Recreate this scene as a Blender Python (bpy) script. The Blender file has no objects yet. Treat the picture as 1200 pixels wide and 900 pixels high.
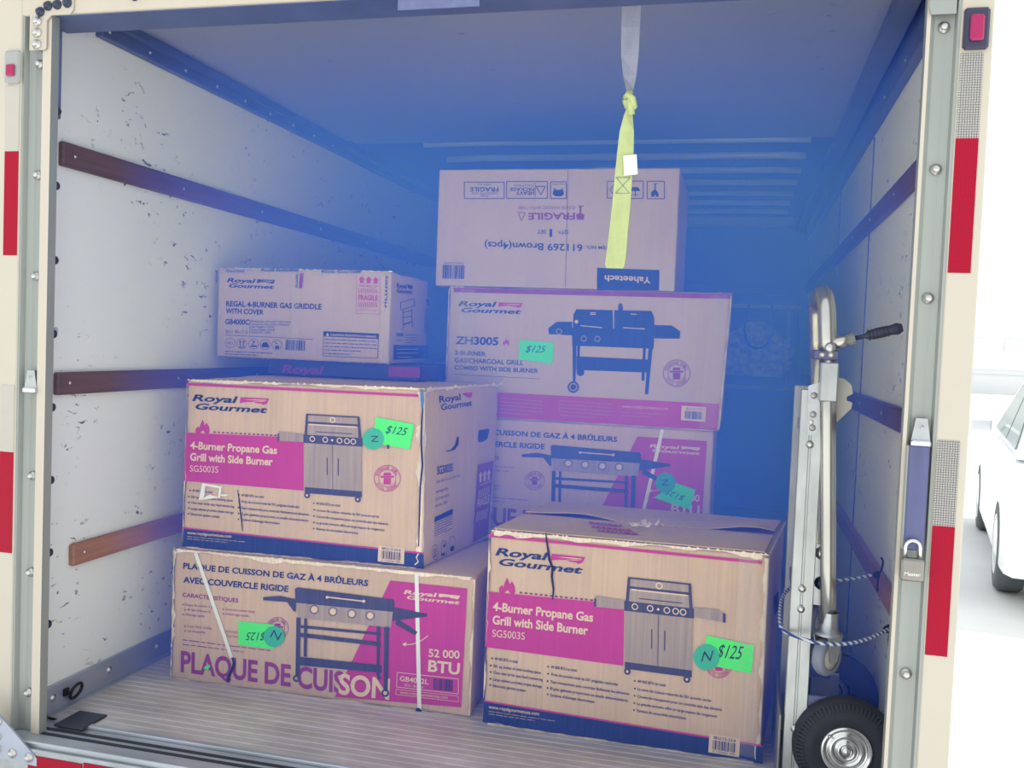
import bpy, math, random
from mathutils import Vector, Matrix, noise
random.seed(7)
PI = math.pi
scene = bpy.context.scene
COL = scene.collection

# ------------------------------------------------------------------ camera
CAM = Vector((0.7726, -2.203, 1.1627)); YAW, PITCH, ROLL, FPX = 0.2427, -0.0429, 0.0399, 1082.92
_f = Vector((-math.sin(YAW)*math.cos(PITCH), math.cos(YAW)*math.cos(PITCH), math.sin(PITCH)))
_r0 = Vector((math.cos(YAW), math.sin(YAW), 0)); _u0 = _r0.cross(_f)
_r = _r0*math.cos(ROLL) + _u0*math.sin(ROLL); _u = -_r0*math.sin(ROLL) + _u0*math.cos(ROLL)
cd = bpy.data.cameras.new('camera'); cam = bpy.data.objects.new('camera', cd); COL.objects.link(cam)
cd.sensor_fit = 'HORIZONTAL'; cd.sensor_width = 36.0; cd.lens = FPX/1200*36.0
cd.clip_start = 0.05; cd.clip_end = 500
m = Matrix.Identity(4)
for i in range(3):
    m[i][0] = _r[i]; m[i][1] = _u[i]; m[i][2] = -_f[i]; m[i][3] = CAM[i]
cam.matrix_world = m
scene.camera = cam
def proj(P):                                   # world point -> photograph pixel
    d = Vector(P) - CAM; z = d.dot(_f)
    return (600 + FPX*d.dot(_r)/z, 450 - FPX*d.dot(_u)/z)

# ------------------------------------------------------------------ world, sun, exposure
world = bpy.data.worlds.new('overcast_sky'); scene.world = world; world.use_nodes = True
bg = world.node_tree.nodes['Background']; bg.inputs[0].default_value = (0.90, 0.96, 1.0, 1); bg.inputs[1].default_value = 1.0
sl = bpy.data.lights.new('sun', 'SUN'); sun = bpy.data.objects.new('sun', sl); COL.objects.link(sun)
sl.energy = 4.2; sl.angle = math.radians(6); sl.color = (1.0, 0.95, 0.86)
sun.rotation_euler = Vector((-0.45, -0.42, -0.9)).to_track_quat('-Z', 'Y').to_euler()   # high sun, over the cab, from the right
sun.location = (6, 6, 9)
scene.view_settings.view_transform = 'Standard'; scene.view_settings.look = 'None'
scene.view_settings.gamma = 1.0; scene.view_settings.use_curve_mapping = False
scene.view_settings.exposure = 0.4
scene.cycles.max_bounces = 8; scene.cycles.diffuse_bounces = 5; scene.cycles.volume_bounces = 2
scene.cycles.caustics_reflective = False; scene.cycles.caustics_refractive = False

# ------------------------------------------------------------------ materials
def nmat(name):
    m = bpy.data.materials.new(name); m.use_nodes = True
    return m, m.node_tree.nodes, m.node_tree.links, m.node_tree.nodes['Principled BSDF']
def mat(name, col, rough=0.6, metal=0.0, var=0.0, vscale=(6, 6, 6), bump=0.0, bscale=(60, 60, 60), bdist=0.002, spec=0.5, emit=None):
    m, N, L, b = nmat(name)
    b.inputs['Base Color'].default_value = (*col, 1); b.inputs['Roughness'].default_value = rough
    b.inputs['Metallic'].default_value = metal; b.inputs['Specular IOR Level'].default_value = spec
    tc = N.new('ShaderNodeTexCoord')
    if var > 0:
        mp = N.new('ShaderNodeMapping'); mp.inputs['Scale'].default_value = vscale
        nz = N.new('ShaderNodeTexNoise'); nz.inputs['Scale'].default_value = 1; nz.inputs['Detail'].default_value = 5
        mr = N.new('ShaderNodeMapRange'); mr.inputs[1].default_value = 0.25; mr.inputs[2].default_value = 0.75
        mr.inputs[3].default_value = 1-var; mr.inputs[4].default_value = 1+var
        mx = N.new('ShaderNodeVectorMath'); mx.operation = 'SCALE'; mx.inputs[0].default_value = col
        L.new(tc.outputs['Object'], mp.inputs[0]); L.new(mp.outputs[0], nz.inputs['Vector'])
        L.new(nz.outputs[0], mr.inputs[0]); L.new(mr.outputs[0], mx.inputs['Scale']); L.new(mx.outputs[0], b.inputs['Base Color'])
    if bump > 0:
        mp = N.new('ShaderNodeMapping'); mp.inputs['Scale'].default_value = bscale
        nz = N.new('ShaderNodeTexNoise'); nz.inputs['Scale'].default_value = 1; nz.inputs['Detail'].default_value = 4
        bp = N.new('ShaderNodeBump'); bp.inputs['Strength'].default_value = bump; bp.inputs['Distance'].default_value = bdist
        L.new(tc.outputs['Object'], mp.inputs[0]); L.new(mp.outputs[0], nz.inputs['Vector'])
        L.new(nz.outputs[0], bp.inputs['Height']); L.new(bp.outputs[0], b.inputs['Normal'])
    return m
def scuffed(name, col, mark, rough=0.55, amount=0.62, s1=(9, 9, 14), s2=(1.6, 1.6, 1.6)):
    # painted panel with small dark scratches and scuffs of irregular shape
    m, N, L, b = nmat(name); b.inputs['Roughness'].default_value = rough
    tc = N.new('ShaderNodeTexCoord')
    def nz(scale, det, dist=0.0):
        mp = N.new('ShaderNodeMapping'); mp.inputs['Scale'].default_value = scale
        n = N.new('ShaderNodeTexNoise'); n.inputs['Scale'].default_value = 1; n.inputs['Detail'].default_value = det; n.inputs['Distortion'].default_value = dist
        L.new(tc.outputs['Object'], mp.inputs[0]); L.new(mp.outputs[0], n.inputs['Vector']); return n
    def rng(src, a, c):
        r = N.new('ShaderNodeMapRange'); r.inputs[1].default_value = a; r.inputs[2].default_value = c; L.new(src, r.inputs[0]); return r
    a = rng(nz(s1, 3, 0.6).outputs[0], amount, amount+0.05); c = rng(nz(s2, 3).outputs[0], 0.47, 0.56)
    d = rng(nz((70, 70, 90), 2).outputs[0], 0.42, 0.55)
    mu = N.new('ShaderNodeMath'); mu.operation = 'MULTIPLY'; L.new(a.outputs[0], mu.inputs[0]); L.new(c.outputs[0], mu.inputs[1])
    m2 = N.new('ShaderNodeMath'); m2.operation = 'MULTIPLY'; L.new(mu.outputs[0], m2.inputs[0]); L.new(d.outputs[0], m2.inputs[1])
    mx = N.new('ShaderNodeMix'); mx.data_type = 'RGBA'; mx.inputs['A'].default_value = (*col, 1); mx.inputs['B'].default_value = (*mark, 1)
    L.new(m2.outputs[0], mx.inputs['Factor']); L.new(mx.outputs['Result'], b.inputs['Base Color'])
    return m
def card(name, col, rough=0.85, var=0.13, spec=0.2):
    # corrugated board or ink on it: fine upright streaks from the fluting plus broad soiling
    m, N, L, b = nmat(name); b.inputs['Roughness'].default_value = rough; b.inputs['Specular IOR Level'].default_value = spec
    tc = N.new('ShaderNodeTexCoord')
    def nz(scale, det):
        mp = N.new('ShaderNodeMapping'); mp.inputs['Scale'].default_value = scale
        n = N.new('ShaderNodeTexNoise'); n.inputs['Scale'].default_value = 1; n.inputs['Detail'].default_value = det
        L.new(tc.outputs['Object'], mp.inputs[0]); L.new(mp.outputs[0], n.inputs['Vector']); return n
    a = nz((130, 130, 1.2), 3); c = nz((5, 5, 4), 5)
    ad = N.new('ShaderNodeMath'); ad.operation = 'ADD'; L.new(a.outputs[0], ad.inputs[0]); L.new(c.outputs[0], ad.inputs[1])
    mr = N.new('ShaderNodeMapRange'); mr.inputs[1].default_value = 0.65; mr.inputs[2].default_value = 1.35; mr.inputs[3].default_value = 1-var; mr.inputs[4].default_value = 1+var
    L.new(ad.outputs[0], mr.inputs[0])
    mx = N.new('ShaderNodeVectorMath'); mx.operation = 'SCALE'; mx.inputs[0].default_value = col
    L.new(mr.outputs[0], mx.inputs['Scale']); L.new(mx.outputs[0], b.inputs['Base Color'])
    bp = N.new('ShaderNodeBump'); bp.inputs['Strength'].default_value = 0.25; bp.inputs['Distance'].default_value = 0.001
    L.new(a.outputs[0], bp.inputs['Height']); L.new(bp.outputs[0], b.inputs['Normal'])
    return m
def clear_tape(name):
    m, N, L, b = nmat(name); out = N['Material Output']
    b.inputs['Base Color'].default_value = (0.75, 0.72, 0.7, 1); b.inputs['Roughness'].default_value = 0.18
    tc = N.new('ShaderNodeTexCoord'); nz = N.new('ShaderNodeTexNoise'); nz.inputs['Scale'].default_value = 45; nz.inputs['Detail'].default_value = 3
    L.new(tc.outputs['Object'], nz.inputs['Vector'])
    bp = N.new('ShaderNodeBump'); bp.inputs['Strength'].default_value = 0.5; bp.inputs['Distance'].default_value = 0.002
    L.new(nz.outputs[0], bp.inputs['Height']); L.new(bp.outputs[0], b.inputs['Normal'])
    t = N.new('ShaderNodeBsdfTransparent'); mx = N.new('ShaderNodeMixShader'); mx.inputs[0].default_value = 0.13
    L.new(t.outputs[0], mx.inputs[1]); L.new(b.outputs[0], mx.inputs[2]); L.new(mx.outputs[0], out.inputs['Surface'])
    return m
def dotted(name, col, dark, spec=0.15):
    # retroreflective sheet with a fine honeycomb of darker cell edges
    m, N, L, b = nmat(name); b.inputs['Roughness'].default_value = 0.4; b.inputs['Specular IOR Level'].default_value = spec
    tc = N.new('ShaderNodeTexCoord'); vo = N.new('ShaderNodeTexVoronoi'); vo.feature = 'DISTANCE_TO_EDGE'; vo.inputs['Scale'].default_value = 190; vo.inputs['Randomness'].default_value = 0.15
    L.new(tc.outputs['Object'], vo.inputs['Vector'])
    mr = N.new('ShaderNodeMapRange'); mr.inputs[1].default_value = 0.05; mr.inputs[2].default_value = 0.22; L.new(vo.outputs['Distance'], mr.inputs[0])
    mx = N.new('ShaderNodeMix'); mx.data_type = 'RGBA'; mx.inputs['A'].default_value = (*dark, 1); mx.inputs['B'].default_value = (*col, 1)
    L.new(mr.outputs[0], mx.inputs['Factor']); L.new(mx.outputs['Result'], b.inputs['Base Color'])
    return m
M = dict(
    wall=scuffed('white_wall_panel', (0.82, 0.84, 0.81), (0.12, 0.13, 0.14), 0.55, 0.625, (24, 24, 44), (2.0, 2.0, 2.0)),
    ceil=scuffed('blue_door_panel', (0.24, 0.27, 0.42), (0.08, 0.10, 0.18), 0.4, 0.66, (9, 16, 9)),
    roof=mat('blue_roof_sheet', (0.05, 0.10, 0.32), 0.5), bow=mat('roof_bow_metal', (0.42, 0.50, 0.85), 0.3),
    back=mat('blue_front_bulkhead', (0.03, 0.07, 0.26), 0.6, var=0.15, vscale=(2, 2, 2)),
    rail=mat('door_track_steel', (0.10, 0.14, 0.30), 0.5, 0.3, 0.2),
    kick=mat('kick_rail_aluminium', (0.42, 0.46, 0.55), 0.45, 0.55, 0.15, (8, 3, 8)),
    floor=mat('worn_aluminium_floor', (0.58, 0.55, 0.545), 0.48, 0.45, 0.22, (5, 14, 5), 0.25, (30, 90, 30)),
    sill=mat('steel_sill', (0.46, 0.49, 0.54), 0.42, 0.6, 0.25, (3, 20, 20), 0.2, (20, 60, 60)),
    slat=mat('dark_stained_wood', (0.13, 0.075, 0.10), 0.6, 0, 0.35, (40, 2.2, 40), 0.3, (160, 6, 160)),
    slat2=mat('bare_reddish_wood', (0.36, 0.17, 0.13), 0.7, 0, 0.3, (40, 2.2, 40), 0.3, (160, 6, 160)),
    alu=mat('frame_aluminium', (0.33, 0.35, 0.33), 0.45, 0.3, 0.12, (8, 8, 1.5)),
    lip=mat('cream_frame_edge', (0.56, 0.50, 0.42), 0.5, 0.05, 0.06, (6, 6, 2)),
    panel=mat('cream_body_panel', (0.55, 0.50, 0.42), 0.6, 0, 0.05, (3, 3, 3)),
    rubber=mat('dark_rubber', (0.02, 0.025, 0.04), 0.7), steel=mat('galvanised_steel', (0.42, 0.44, 0.46), 0.35, 0.85, 0.15, (30, 30, 30)),
    bolt=mat('zinc_bolt', (0.55, 0.54, 0.52), 0.3, 0.9), darkbolt=mat('dark_bolt', (0.05, 0.06, 0.10), 0.4, 0.6),
    chrome=mat('brushed_chrome', (0.68, 0.68, 0.68), 0.22, 0.95), red=dotted('red_reflective_tape', (0.40, 0.004, 0.03), (0.30, 0.003, 0.02)),
    wtape=dotted('white_reflective_tape', (0.46, 0.44, 0.42), (0.11, 0.11, 0.11)), wtape2=mat('plain_white_tape', (0.48, 0.45, 0.40), 0.5, 0, 0.08),
    lens=mat('red_lens', (0.36, 0.008, 0.09), 0.2), lensbox=mat('lamp_housing', (0.03, 0.03, 0.07), 0.4), lensgrey=mat('grey_housing', (0.35, 0.36, 0.36), 0.5),
    strap=mat('latch_strap', (0.10, 0.11, 0.24), 0.4, 0.2, 0.2, (30, 30, 6)), brass=mat('padlock_body', (0.27, 0.255, 0.24), 0.35, 0.8, 0.1, (20, 20, 20)),
    htalu=mat('hand_truck_aluminium', (0.42, 0.44, 0.44), 0.36, 0.75, 0.18, (25, 25, 10), 0.1),
    tube=mat('polished_tube', (0.50, 0.49, 0.46), 0.25, 0.85, 0.12, (20, 20, 5)), tire=mat('black_tyre', (0.022, 0.026, 0.04), 0.75, 0, 0.2, (30, 30, 30)),
    grey=mat('grey_caster_rubber', (0.22, 0.24, 0.30), 0.6), grip=mat('black_grip', (0.03, 0.035, 0.07), 0.5),
    flap=mat('blue_grey_flap', (0.13, 0.15, 0.30), 0.6, 0, 0.15, (40, 40, 40)), web1=mat('grey_webbing', (0.26, 0.27, 0.36), 0.7, 0, 0.15, (40, 40, 10), 0.5, (60, 60, 400)), web2=mat('lime_webbing', (0.46, 0.53, 0.24), 0.75, 0, 0.12, (40, 40, 10), 0.6, (20, 20, 420)),
    paper=mat('white_paper', (0.75, 0.76, 0.73), 0.8), cord=None, hook=mat('black_hook', (0.015, 0.018, 0.03), 0.35, 0.5),
    kraft=card('kraft_board', (0.55, 0.395, 0.262)), kraft2=card('pale_kraft_board', (0.50, 0.39, 0.32), var=0.07), kraftw=card('worn_pale_board', (0.76, 0.64, 0.50), var=0.3),
    kdark=card('shade_dark_board', (0.05, 0.06, 0.14)), navy=card('navy_ink', (0.022, 0.04, 0.12), 0.8, 0.3), mag=card('magenta_ink', (0.47, 0.045, 0.22), 0.8, 0.12), pur=card('purple_ink', (0.27, 0.045, 0.19), 0.8, 0.2),  # kdark: the deep shade on the thin carton is put into its board colour
    cream=card('board_cream', (0.68, 0.52, 0.38), 0.85, 0.08), gpic=card('picture_grey', (0.34, 0.27, 0.22), 0.85, 0.2), gpicd=card('picture_dark_grey', (0.06, 0.06, 0.09), 0.85, 0.3),
    gap=mat('dark_gap', (0.012, 0.012, 0.02), 0.9), green=mat('green_sticker', (0.07, 0.78, 0.10), 0.6), teal=mat('teal_dot', (0.03, 0.40, 0.22), 0.6),
    pen=mat('marker_ink', (0.01, 0.03, 0.02), 0.7), band=mat('white_strapping', (0.72, 0.72, 0.70), 0.4), tape=clear_tape('clear_packing_tape'), blueplastic=mat('blue_inner_wrap', (0.05, 0.16, 0.35), 0.4),
    ground=mat('pale_concrete', (0.72, 0.72, 0.70), 0.9, 0, 0.12, (0.7, 0.7, 0.7), 0.1), carw=mat('white_car_paint', (0.82, 0.83, 0.84), 0.2), glass=mat('car_glass', (0.20, 0.27, 0.24), 0.05), 
    rim=mat('alloy_rim', (0.6, 0.62, 0.63), 0.3, 0.6), ctire=mat('car_tyre', (0.10, 0.11, 0.12), 0.8), bldg=mat('white_building', (0.8, 0.8, 0.8), 0.8), bwin=mat('pale_window', (0.72, 0.74, 0.75), 0.6),
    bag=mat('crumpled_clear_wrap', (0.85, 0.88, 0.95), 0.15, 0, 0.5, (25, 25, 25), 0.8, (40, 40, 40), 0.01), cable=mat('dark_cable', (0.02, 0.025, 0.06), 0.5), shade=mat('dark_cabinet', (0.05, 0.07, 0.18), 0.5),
)
def cordmat():
    m, N, L, b = nmat('blue_white_cord'); b.inputs['Roughness'].default_value = 0.7
    tc = N.new('ShaderNodeTexCoord'); w = N.new('ShaderNodeTexWave'); w.bands_direction = 'DIAGONAL'; w.inputs['Scale'].default_value = 28
    L.new(tc.outputs['Object'], w.inputs['Vector'])
    mr = N.new('ShaderNodeMapRange'); mr.inputs[1].default_value = 0.45; mr.inputs[2].default_value = 0.55; L.new(w.outputs[0], mr.inputs[0])
    mx = N.new('ShaderNodeMix'); mx.data_type = 'RGBA'; mx.inputs['A'].default_value = (0.03, 0.06, 0.22, 1); mx.inputs['B'].default_value = (0.6, 0.62, 0.66, 1)
    L.new(mr.outputs[0], mx.inputs['Factor']); L.new(mx.outputs['Result'], b.inputs['Base Color']); return m
M['cord'] = cordmat()

# ------------------------------------------------------------------ mesh helpers
def empty(name, loc, label=None, cat=None, group=None):
    o = bpy.data.objects.new(name, None); COL.objects.link(o); o.location = loc; o.empty_display_size = 0.1
    return tag(o, label, cat, group)
def tag(o, label=None, cat=None, group=None, kind=None):
    if label: o['label'] = label
    if cat: o['category'] = cat
    if group: o['group'] = group
    if kind: o['kind'] = kind
    return o
def worldloc(o):
    p = Vector((0, 0, 0))
    while o is not None: p = p + o.location; o = o.parent
    return p
class MB:
    def __init__(s): s.v = []; s.f = []; s.mi = []; s.mats = []; s.sm = []
    def mid(s, m):
        if m not in s.mats: s.mats.append(m)
        return s.mats.index(m)
    def add(s, vs, fs, m, smooth=False):
        k = len(s.v); i = s.mid(m); s.v += [tuple(p) for p in vs]
        for f in fs: s.f.append([k+a for a in f]); s.mi.append(i); s.sm.append(smooth)
        return s
    def box(s, a, b, m, bev=0.0):
        x0, y0, z0 = a; x1, y1, z1 = b
        if bev <= 0:
            vs = [(x, y, z) for z in (z0, z1) for y in (y0, y1) for x in (x0, x1)]
            return s.add(vs, [(0, 2, 3, 1), (4, 5, 7, 6), (0, 1, 5, 4), (2, 6, 7, 3), (0, 4, 6, 2), (1, 3, 7, 5)], m)
        return s.obox(Vector(((x0+x1)/2, (y0+y1)/2, (z0+z1)/2)), Vector((1, 0, 0)), Vector((0, 1, 0)), Vector((0, 0, 1)), ((x1-x0)/2, (y1-y0)/2, (z1-z0)/2), m, bev)
    def obox(s, c, ax, ay, az, h, m, bev=0.0):
        c = Vector(c); vs = []; fs = []
        b = min(bev, min(h)*0.95)
        if b <= 0:
            for k in (-1, 1):
                for j in (-1, 1):
                    for i in (-1, 1): vs.append(c+ax*i*h[0]+ay*j*h[1]+az*k*h[2])
            return s.add(vs, [(0, 2, 3, 1), (4, 5, 7, 6), (0, 1, 5, 4), (2, 6, 7, 3), (0, 4, 6, 2), (1, 3, 7, 5)], m)
        idx = {}
        for k in (-1, 1):
            for j in (-1, 1):
                for i in (-1, 1):
                    for q in range(3):
                        e = [h[0]-b, h[1]-b, h[2]-b]; e[q] = h[q]
                        idx[(i, j, k, q)] = len(vs); vs.append(c+ax*i*e[0]+ay*j*e[1]+az*k*e[2])
        for sgn in (-1, 1):
            fs.append([idx[(sgn, a, d, 0)] for a, d in ((-1, -1), (1, -1), (1, 1), (-1, 1))])
            fs.append([idx[(a, sgn, d, 1)] for a, d in ((-1, -1), (1, -1), (1, 1), (-1, 1))])
            fs.append([idx[(a, d, sgn, 2)] for a, d in ((-1, -1), (1, -1), (1, 1), (-1, 1))])
        for a in (-1, 1):
            for d in (-1, 1):
                fs.append([idx[(a, d, -1, 0)], idx[(a, d, 1, 0)], idx[(a, d, 1, 1)], idx[(a, d, -1, 1)]])
                fs.append([idx[(a, -1, d, 0)], idx[(a, 1, d, 0)], idx[(a, 1, d, 2)], idx[(a, -1, d, 2)]])
                fs.append([idx[(-1, a, d, 1)], idx[(1, a, d, 1)], idx[(1, a, d, 2)], idx[(-1, a, d, 2)]])
                for e in (-1, 1): fs.append([idx[(a, d, e, q)] for q in range(3)])
        return s.add(vs, fs, m)
    def tube(s, pts, r, m, n=12, caps=True, flat=1.0, up=None):
        pts = [Vector(p) for p in pts]; rs = r if isinstance(r, (list, tuple)) else [r]*len(pts)
        vs = []; fs = []; ref = up or Vector((0.31, 0.17, 0.93))
        for i, p in enumerate(pts):
            t = (pts[min(i+1, len(pts)-1)] - pts[max(i-1, 0)]).normalized()
            a = t.cross(ref)
            if a.length < 1e-4: a = t.cross(Vector((1, 0, 0)))
            a.normalize(); b = t.cross(a).normalized()
            if up is None: ref = -b
            for k in range(n):
                w = 2*PI*k/n; vs.append(p + a*math.cos(w)*rs[i] + b*math.sin(w)*rs[i]*flat)
        for i in range(len(pts)-1):
            for k in range(n): fs.append((i*n+k, i*n+(k+1) % n, (i+1)*n+(k+1) % n, (i+1)*n+k))
        if caps: fs.append(list(range(n))[::-1]); fs.append([(len(pts)-1)*n+k for k in range(n)])
        return s.add(vs, fs, m, True)
    def lathe(s, c, axis, prof, m, n=24):
        # prof: (radius, offset along the axis)
        c = Vector(c); ax = Vector(axis).normalized(); a = ax.cross(Vector((0.1, 0.2, 1))).normalized(); b = ax.cross(a)
        vs = []; fs = []
        for r, h in prof:
            for k in range(n): w = 2*PI*k/n; vs.append(c+ax*h+(a*math.cos(w)+b*math.sin(w))*max(r, 1e-5))
        for i in range(len(prof)-1):
            for k in range(n): fs.append((i*n+k, i*n+(k+1) % n, (i+1)*n+(k+1) % n, (i+1)*n+k))
        return s.add(vs, fs, m, True)
    def prism(s, pts, d, m):
        # planar outline (3D points) thickened along the vector d
        d = Vector(d); n = len(pts); vs = [Vector(p) for p in pts] + [Vector(p)+d for p in pts]
        fs = [list(range(n))[::-1], [n+i for i in range(n)]] + [(i, (i+1) % n, n+(i+1) % n, n+i) for i in range(n)]
        return s.add(vs, fs, m)
    def bolt(s, c, n, r, m, h=0.008):
        s.lathe(c, n, [(r*1.5, 0), (r*1.5, h*0.25), (r, h*0.3), (r*0.95, h*0.8), (r*0.6, h), (0, h)], m, 10); return s
    def build(s, name, parent=None, label=None, cat=None, group=None, kind=None, origin=None):
        xs = [p[0] for p in s.v]; ys = [p[1] for p in s.v]; zs = [p[2] for p in s.v]
        o3 = Vector(origin) if origin is not None else Vector(((min(xs)+max(xs))/2, (min(ys)+max(ys))/2, min(zs)))
        me = bpy.data.meshes.new(name); me.from_pydata([(p[0]-o3.x, p[1]-o3.y, p[2]-o3.z) for p in s.v], [], s.f)
        for mm in s.mats: me.materials.append(mm)
        me.polygons.foreach_set('material_index', s.mi); me.polygons.foreach_set('use_smooth', s.sm)
        me.update()
        import bmesh
        bm = bmesh.new(); bm.from_mesh(me); bmesh.ops.recalc_face_normals(bm, faces=bm.faces); bm.to_mesh(me); bm.free()
        ob = bpy.data.objects.new(name, me); COL.objects.link(ob)
        if parent is not None: ob.parent = parent; ob.location = o3 - worldloc(parent)
        else: ob.location = o3
        return tag(ob, label, cat, group, kind)

# ------------------------------------------------------------------ the truck body
XL, XR, YB, ZC = -1.20, 1.22, 4.95, 2.12
GZ = -0.68
# floor: cross-ribbed aluminium
b = MB(); prof = []; y = 0.10
while y < YB:
    p = 0.033
    prof += [(y, 0.0), (y+p*0.60, 0.0), (y+p*0.7, -0.0016), (y+p*0.88, -0.0016)]; y += p
vs = []; 
for yy, zz in prof: vs += [(XL, yy, zz), (XR, yy, zz)]
b.add(vs, [(2*i, 2*i+1, 2*i+3, 2*i+2) for i in range(len(prof)-1)], M['floor'])
b.box((XL, 0.1, -0.10), (XR, YB, -0.02), M['floor'])
floor = b.build('floor', label='ribbed aluminium truck floor', kind='structure')
b = MB(); b.box((-1.26, -0.045, -0.10), (1.26, 0.10, -0.006), M['sill'], 0.004)
b.box((-1.14, 0.075, -0.006), (1.14, 0.095, 0.004), M['sill'], 0.002)
sill = b.build('trim_1', label='steel sill across the rear opening', kind='structure')
for yy in (0.005, 0.035):
    MB().box((-1.14, yy, -0.007), (1.14, yy+0.013, -0.004), M['rubber']).build('groove_strip', sill)
MB().box((-1.26, -0.06, -0.30), (1.26, -0.0455, -0.02), M['steel'], 0.004).build('bumper_face', sill)
for i, (x0, x1) in enumerate(((-1.105, -0.93), (-0.925, -0.78), (-0.2, 0.2), (0.5, 0.8))):
    MB().box((x0, -0.0625, -0.14), (x1, -0.0602, -0.035+0.004*(i % 2)), M['red']).build('reflective_tape', sill, 'torn red reflective tape')
# walls
wl = MB().box((XL-0.05, 0.05, -0.02), (XL, YB, ZC+0.03), M['wall']).build('wall_left', label='white scuffed plywood wall', kind='structure')
wr = MB().box((XR, 0.05, -0.02), (XR+0.05, YB, ZC+0.03), M['wall']).build('wall_right', label='white scuffed plywood wall', kind='structure')
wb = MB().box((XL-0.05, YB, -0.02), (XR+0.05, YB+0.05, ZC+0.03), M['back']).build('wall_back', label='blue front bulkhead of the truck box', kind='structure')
for z0, z1, y0, mm in ((1.633, 1.704, 0.122, 'slat'), (0.959, 1.026, 0.118, 'slat'), (0.43, 0.497, 0.197, 'slat2')):
    sx = MB().box((XL, y0, z0), (XL+0.02, YB-0.02, z1), M[mm], 0.004).build('wooden_slat', wl)
    for k in range(6): 
        yy = y0+0.05+0.55*k
        MB().bolt((XL+0.02, yy, z0+0.035), (1, 0, 0), 0.004, M['bolt'], 0.003).build('screw', sx)
for z0, z1, mm in ((1.634, 1.706, 'slat'), (0.961, 1.028, 'slat'), (0.455, 0.523, 'slat2')):
    sx = MB().box((XR-0.02, 0.15, z0), (XR, YB-0.02, z1), M[mm], 0.004).build('wooden_slat', wr)
    for k in range(4): MB().bolt((XR-0.02, 0.3+0.55*k, z0+0.035), (-1, 0, 0), 0.004, M['bolt'], 0.003).build('screw', sx)
for yy in (0.33, 1.55, 2.77):      # panel joints of the right wall
    MB().box((XR-0.003, yy, 0.09), (XR, yy+0.016, 2.0), M['rail']).build('joint_strip', wr)
for nm, x0, x1, nrm, par in (('baseboard_left', XL, XL+0.012, 1, wl), ('baseboard_right', XR-0.012, XR, -1, wr)):
    b = MB().box((x0, 0.08, 0.0), (x1, YB, 0.082), M['kick'], 0.002)
    xx = (x1 if nrm > 0 else x0-0.02); b.box((xx, 0.1, 0.0), (xx+0.02, YB, 0.004), M['kick'])
    kb = b.build(nm, label='aluminium kick rail along the foot of the wall', kind='structure')
    for k in range(8):
        MB().bolt((x1 if nrm > 0 else x0, 0.13+0.255*k, 0.045), (nrm, 0, 0), 0.008, M['bolt'], 0.006).build('rivet', kb)
    if nrm > 0:       # black lashing ring
        rg = MB(); c0 = Vector((XL+0.02, 0.205, 0.047))
        rg.box((XL+0.012, 0.17, 0.035), (XL+0.022, 0.19, 0.058), M['hook'], 0.002)
        rg.tube([c0+Vector((0.012+0.022*math.sin(w)*0.4, 0.024*math.cos(w), 0.024*math.sin(w)-0.004)) for w in [2*PI*k/18 for k in range(19)]], 0.005, M['hook'], 8)
        rg.build('lashing_ring', kb, 'black lashing ring')
# ceiling: raised roll-up door, then the roof with its bows
b = MB(); b.box((XL, 0.14, ZC), (XR, 2.02, ZC+0.03), M['ceil'])
ceil = b.build('ceiling', label='blue-tinged underside of the raised door and roof', kind='structure')
for k in range(5):
    y0 = 0.16+0.372*k
    MB().box((-1.10, y0, ZC-0.012), (1.12, y0+0.3719, ZC), M['ceil']).build('door_panel', ceil)
MB().box((XL, 2.02, ZC+0.02), (XR, YB, ZC+0.05), M['roof']).build('roof_sheet', ceil)
for k in range(7):
    yy = 2.10+0.36*k
    MB().tube([(-0.78, yy, ZC), (-0.6, yy, ZC+0.004), (0.9, yy, ZC+0.004), (1.02, yy, ZC)], 0.022, M['bow'], 8, True, 0.8, Vector((0, 0, 1))).build('roof_bow', ceil)
MB().box((-0.9, 4.6, ZC-0.05), (1.1, 4.72, ZC+0.02), M['bow'], 0.01).build('roof_bow', ceil)
tl = MB().box((XL, 0.27, 2.054), (XL+0.03, YB, ZC), M['rail'], 0.003).build('track_rail', ceil)
tr = MB().box((XR-0.03, 0.10, 2.005), (XR, YB, ZC), M['rail'], 0.003).build('track_rail', ceil)
MB().box((XL+0.03, 0.29, ZC-0.03), (XL+0.055, YB, ZC), M['rail'], 0.003).build('track_rail', ceil)
MB().box((XR-0.11, 0.2, ZC-0.05), (XR-0.05, YB, ZC), M['rail'], 0.003).build('track_rail', ceil)
for k in range(9): MB().bolt((XL+0.03, 0.30+0.2*k, 2.075), (1, 0, -0.2), 0.004, M['bolt'], 0.004).build('rivet', tl)
for k in range(3): MB().bolt((XR-0.03, 0.30+0.4*k, 2.03), (-1, 0, -0.2), 0.004, M['bolt'], 0.004).build('rivet', tr)

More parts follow.
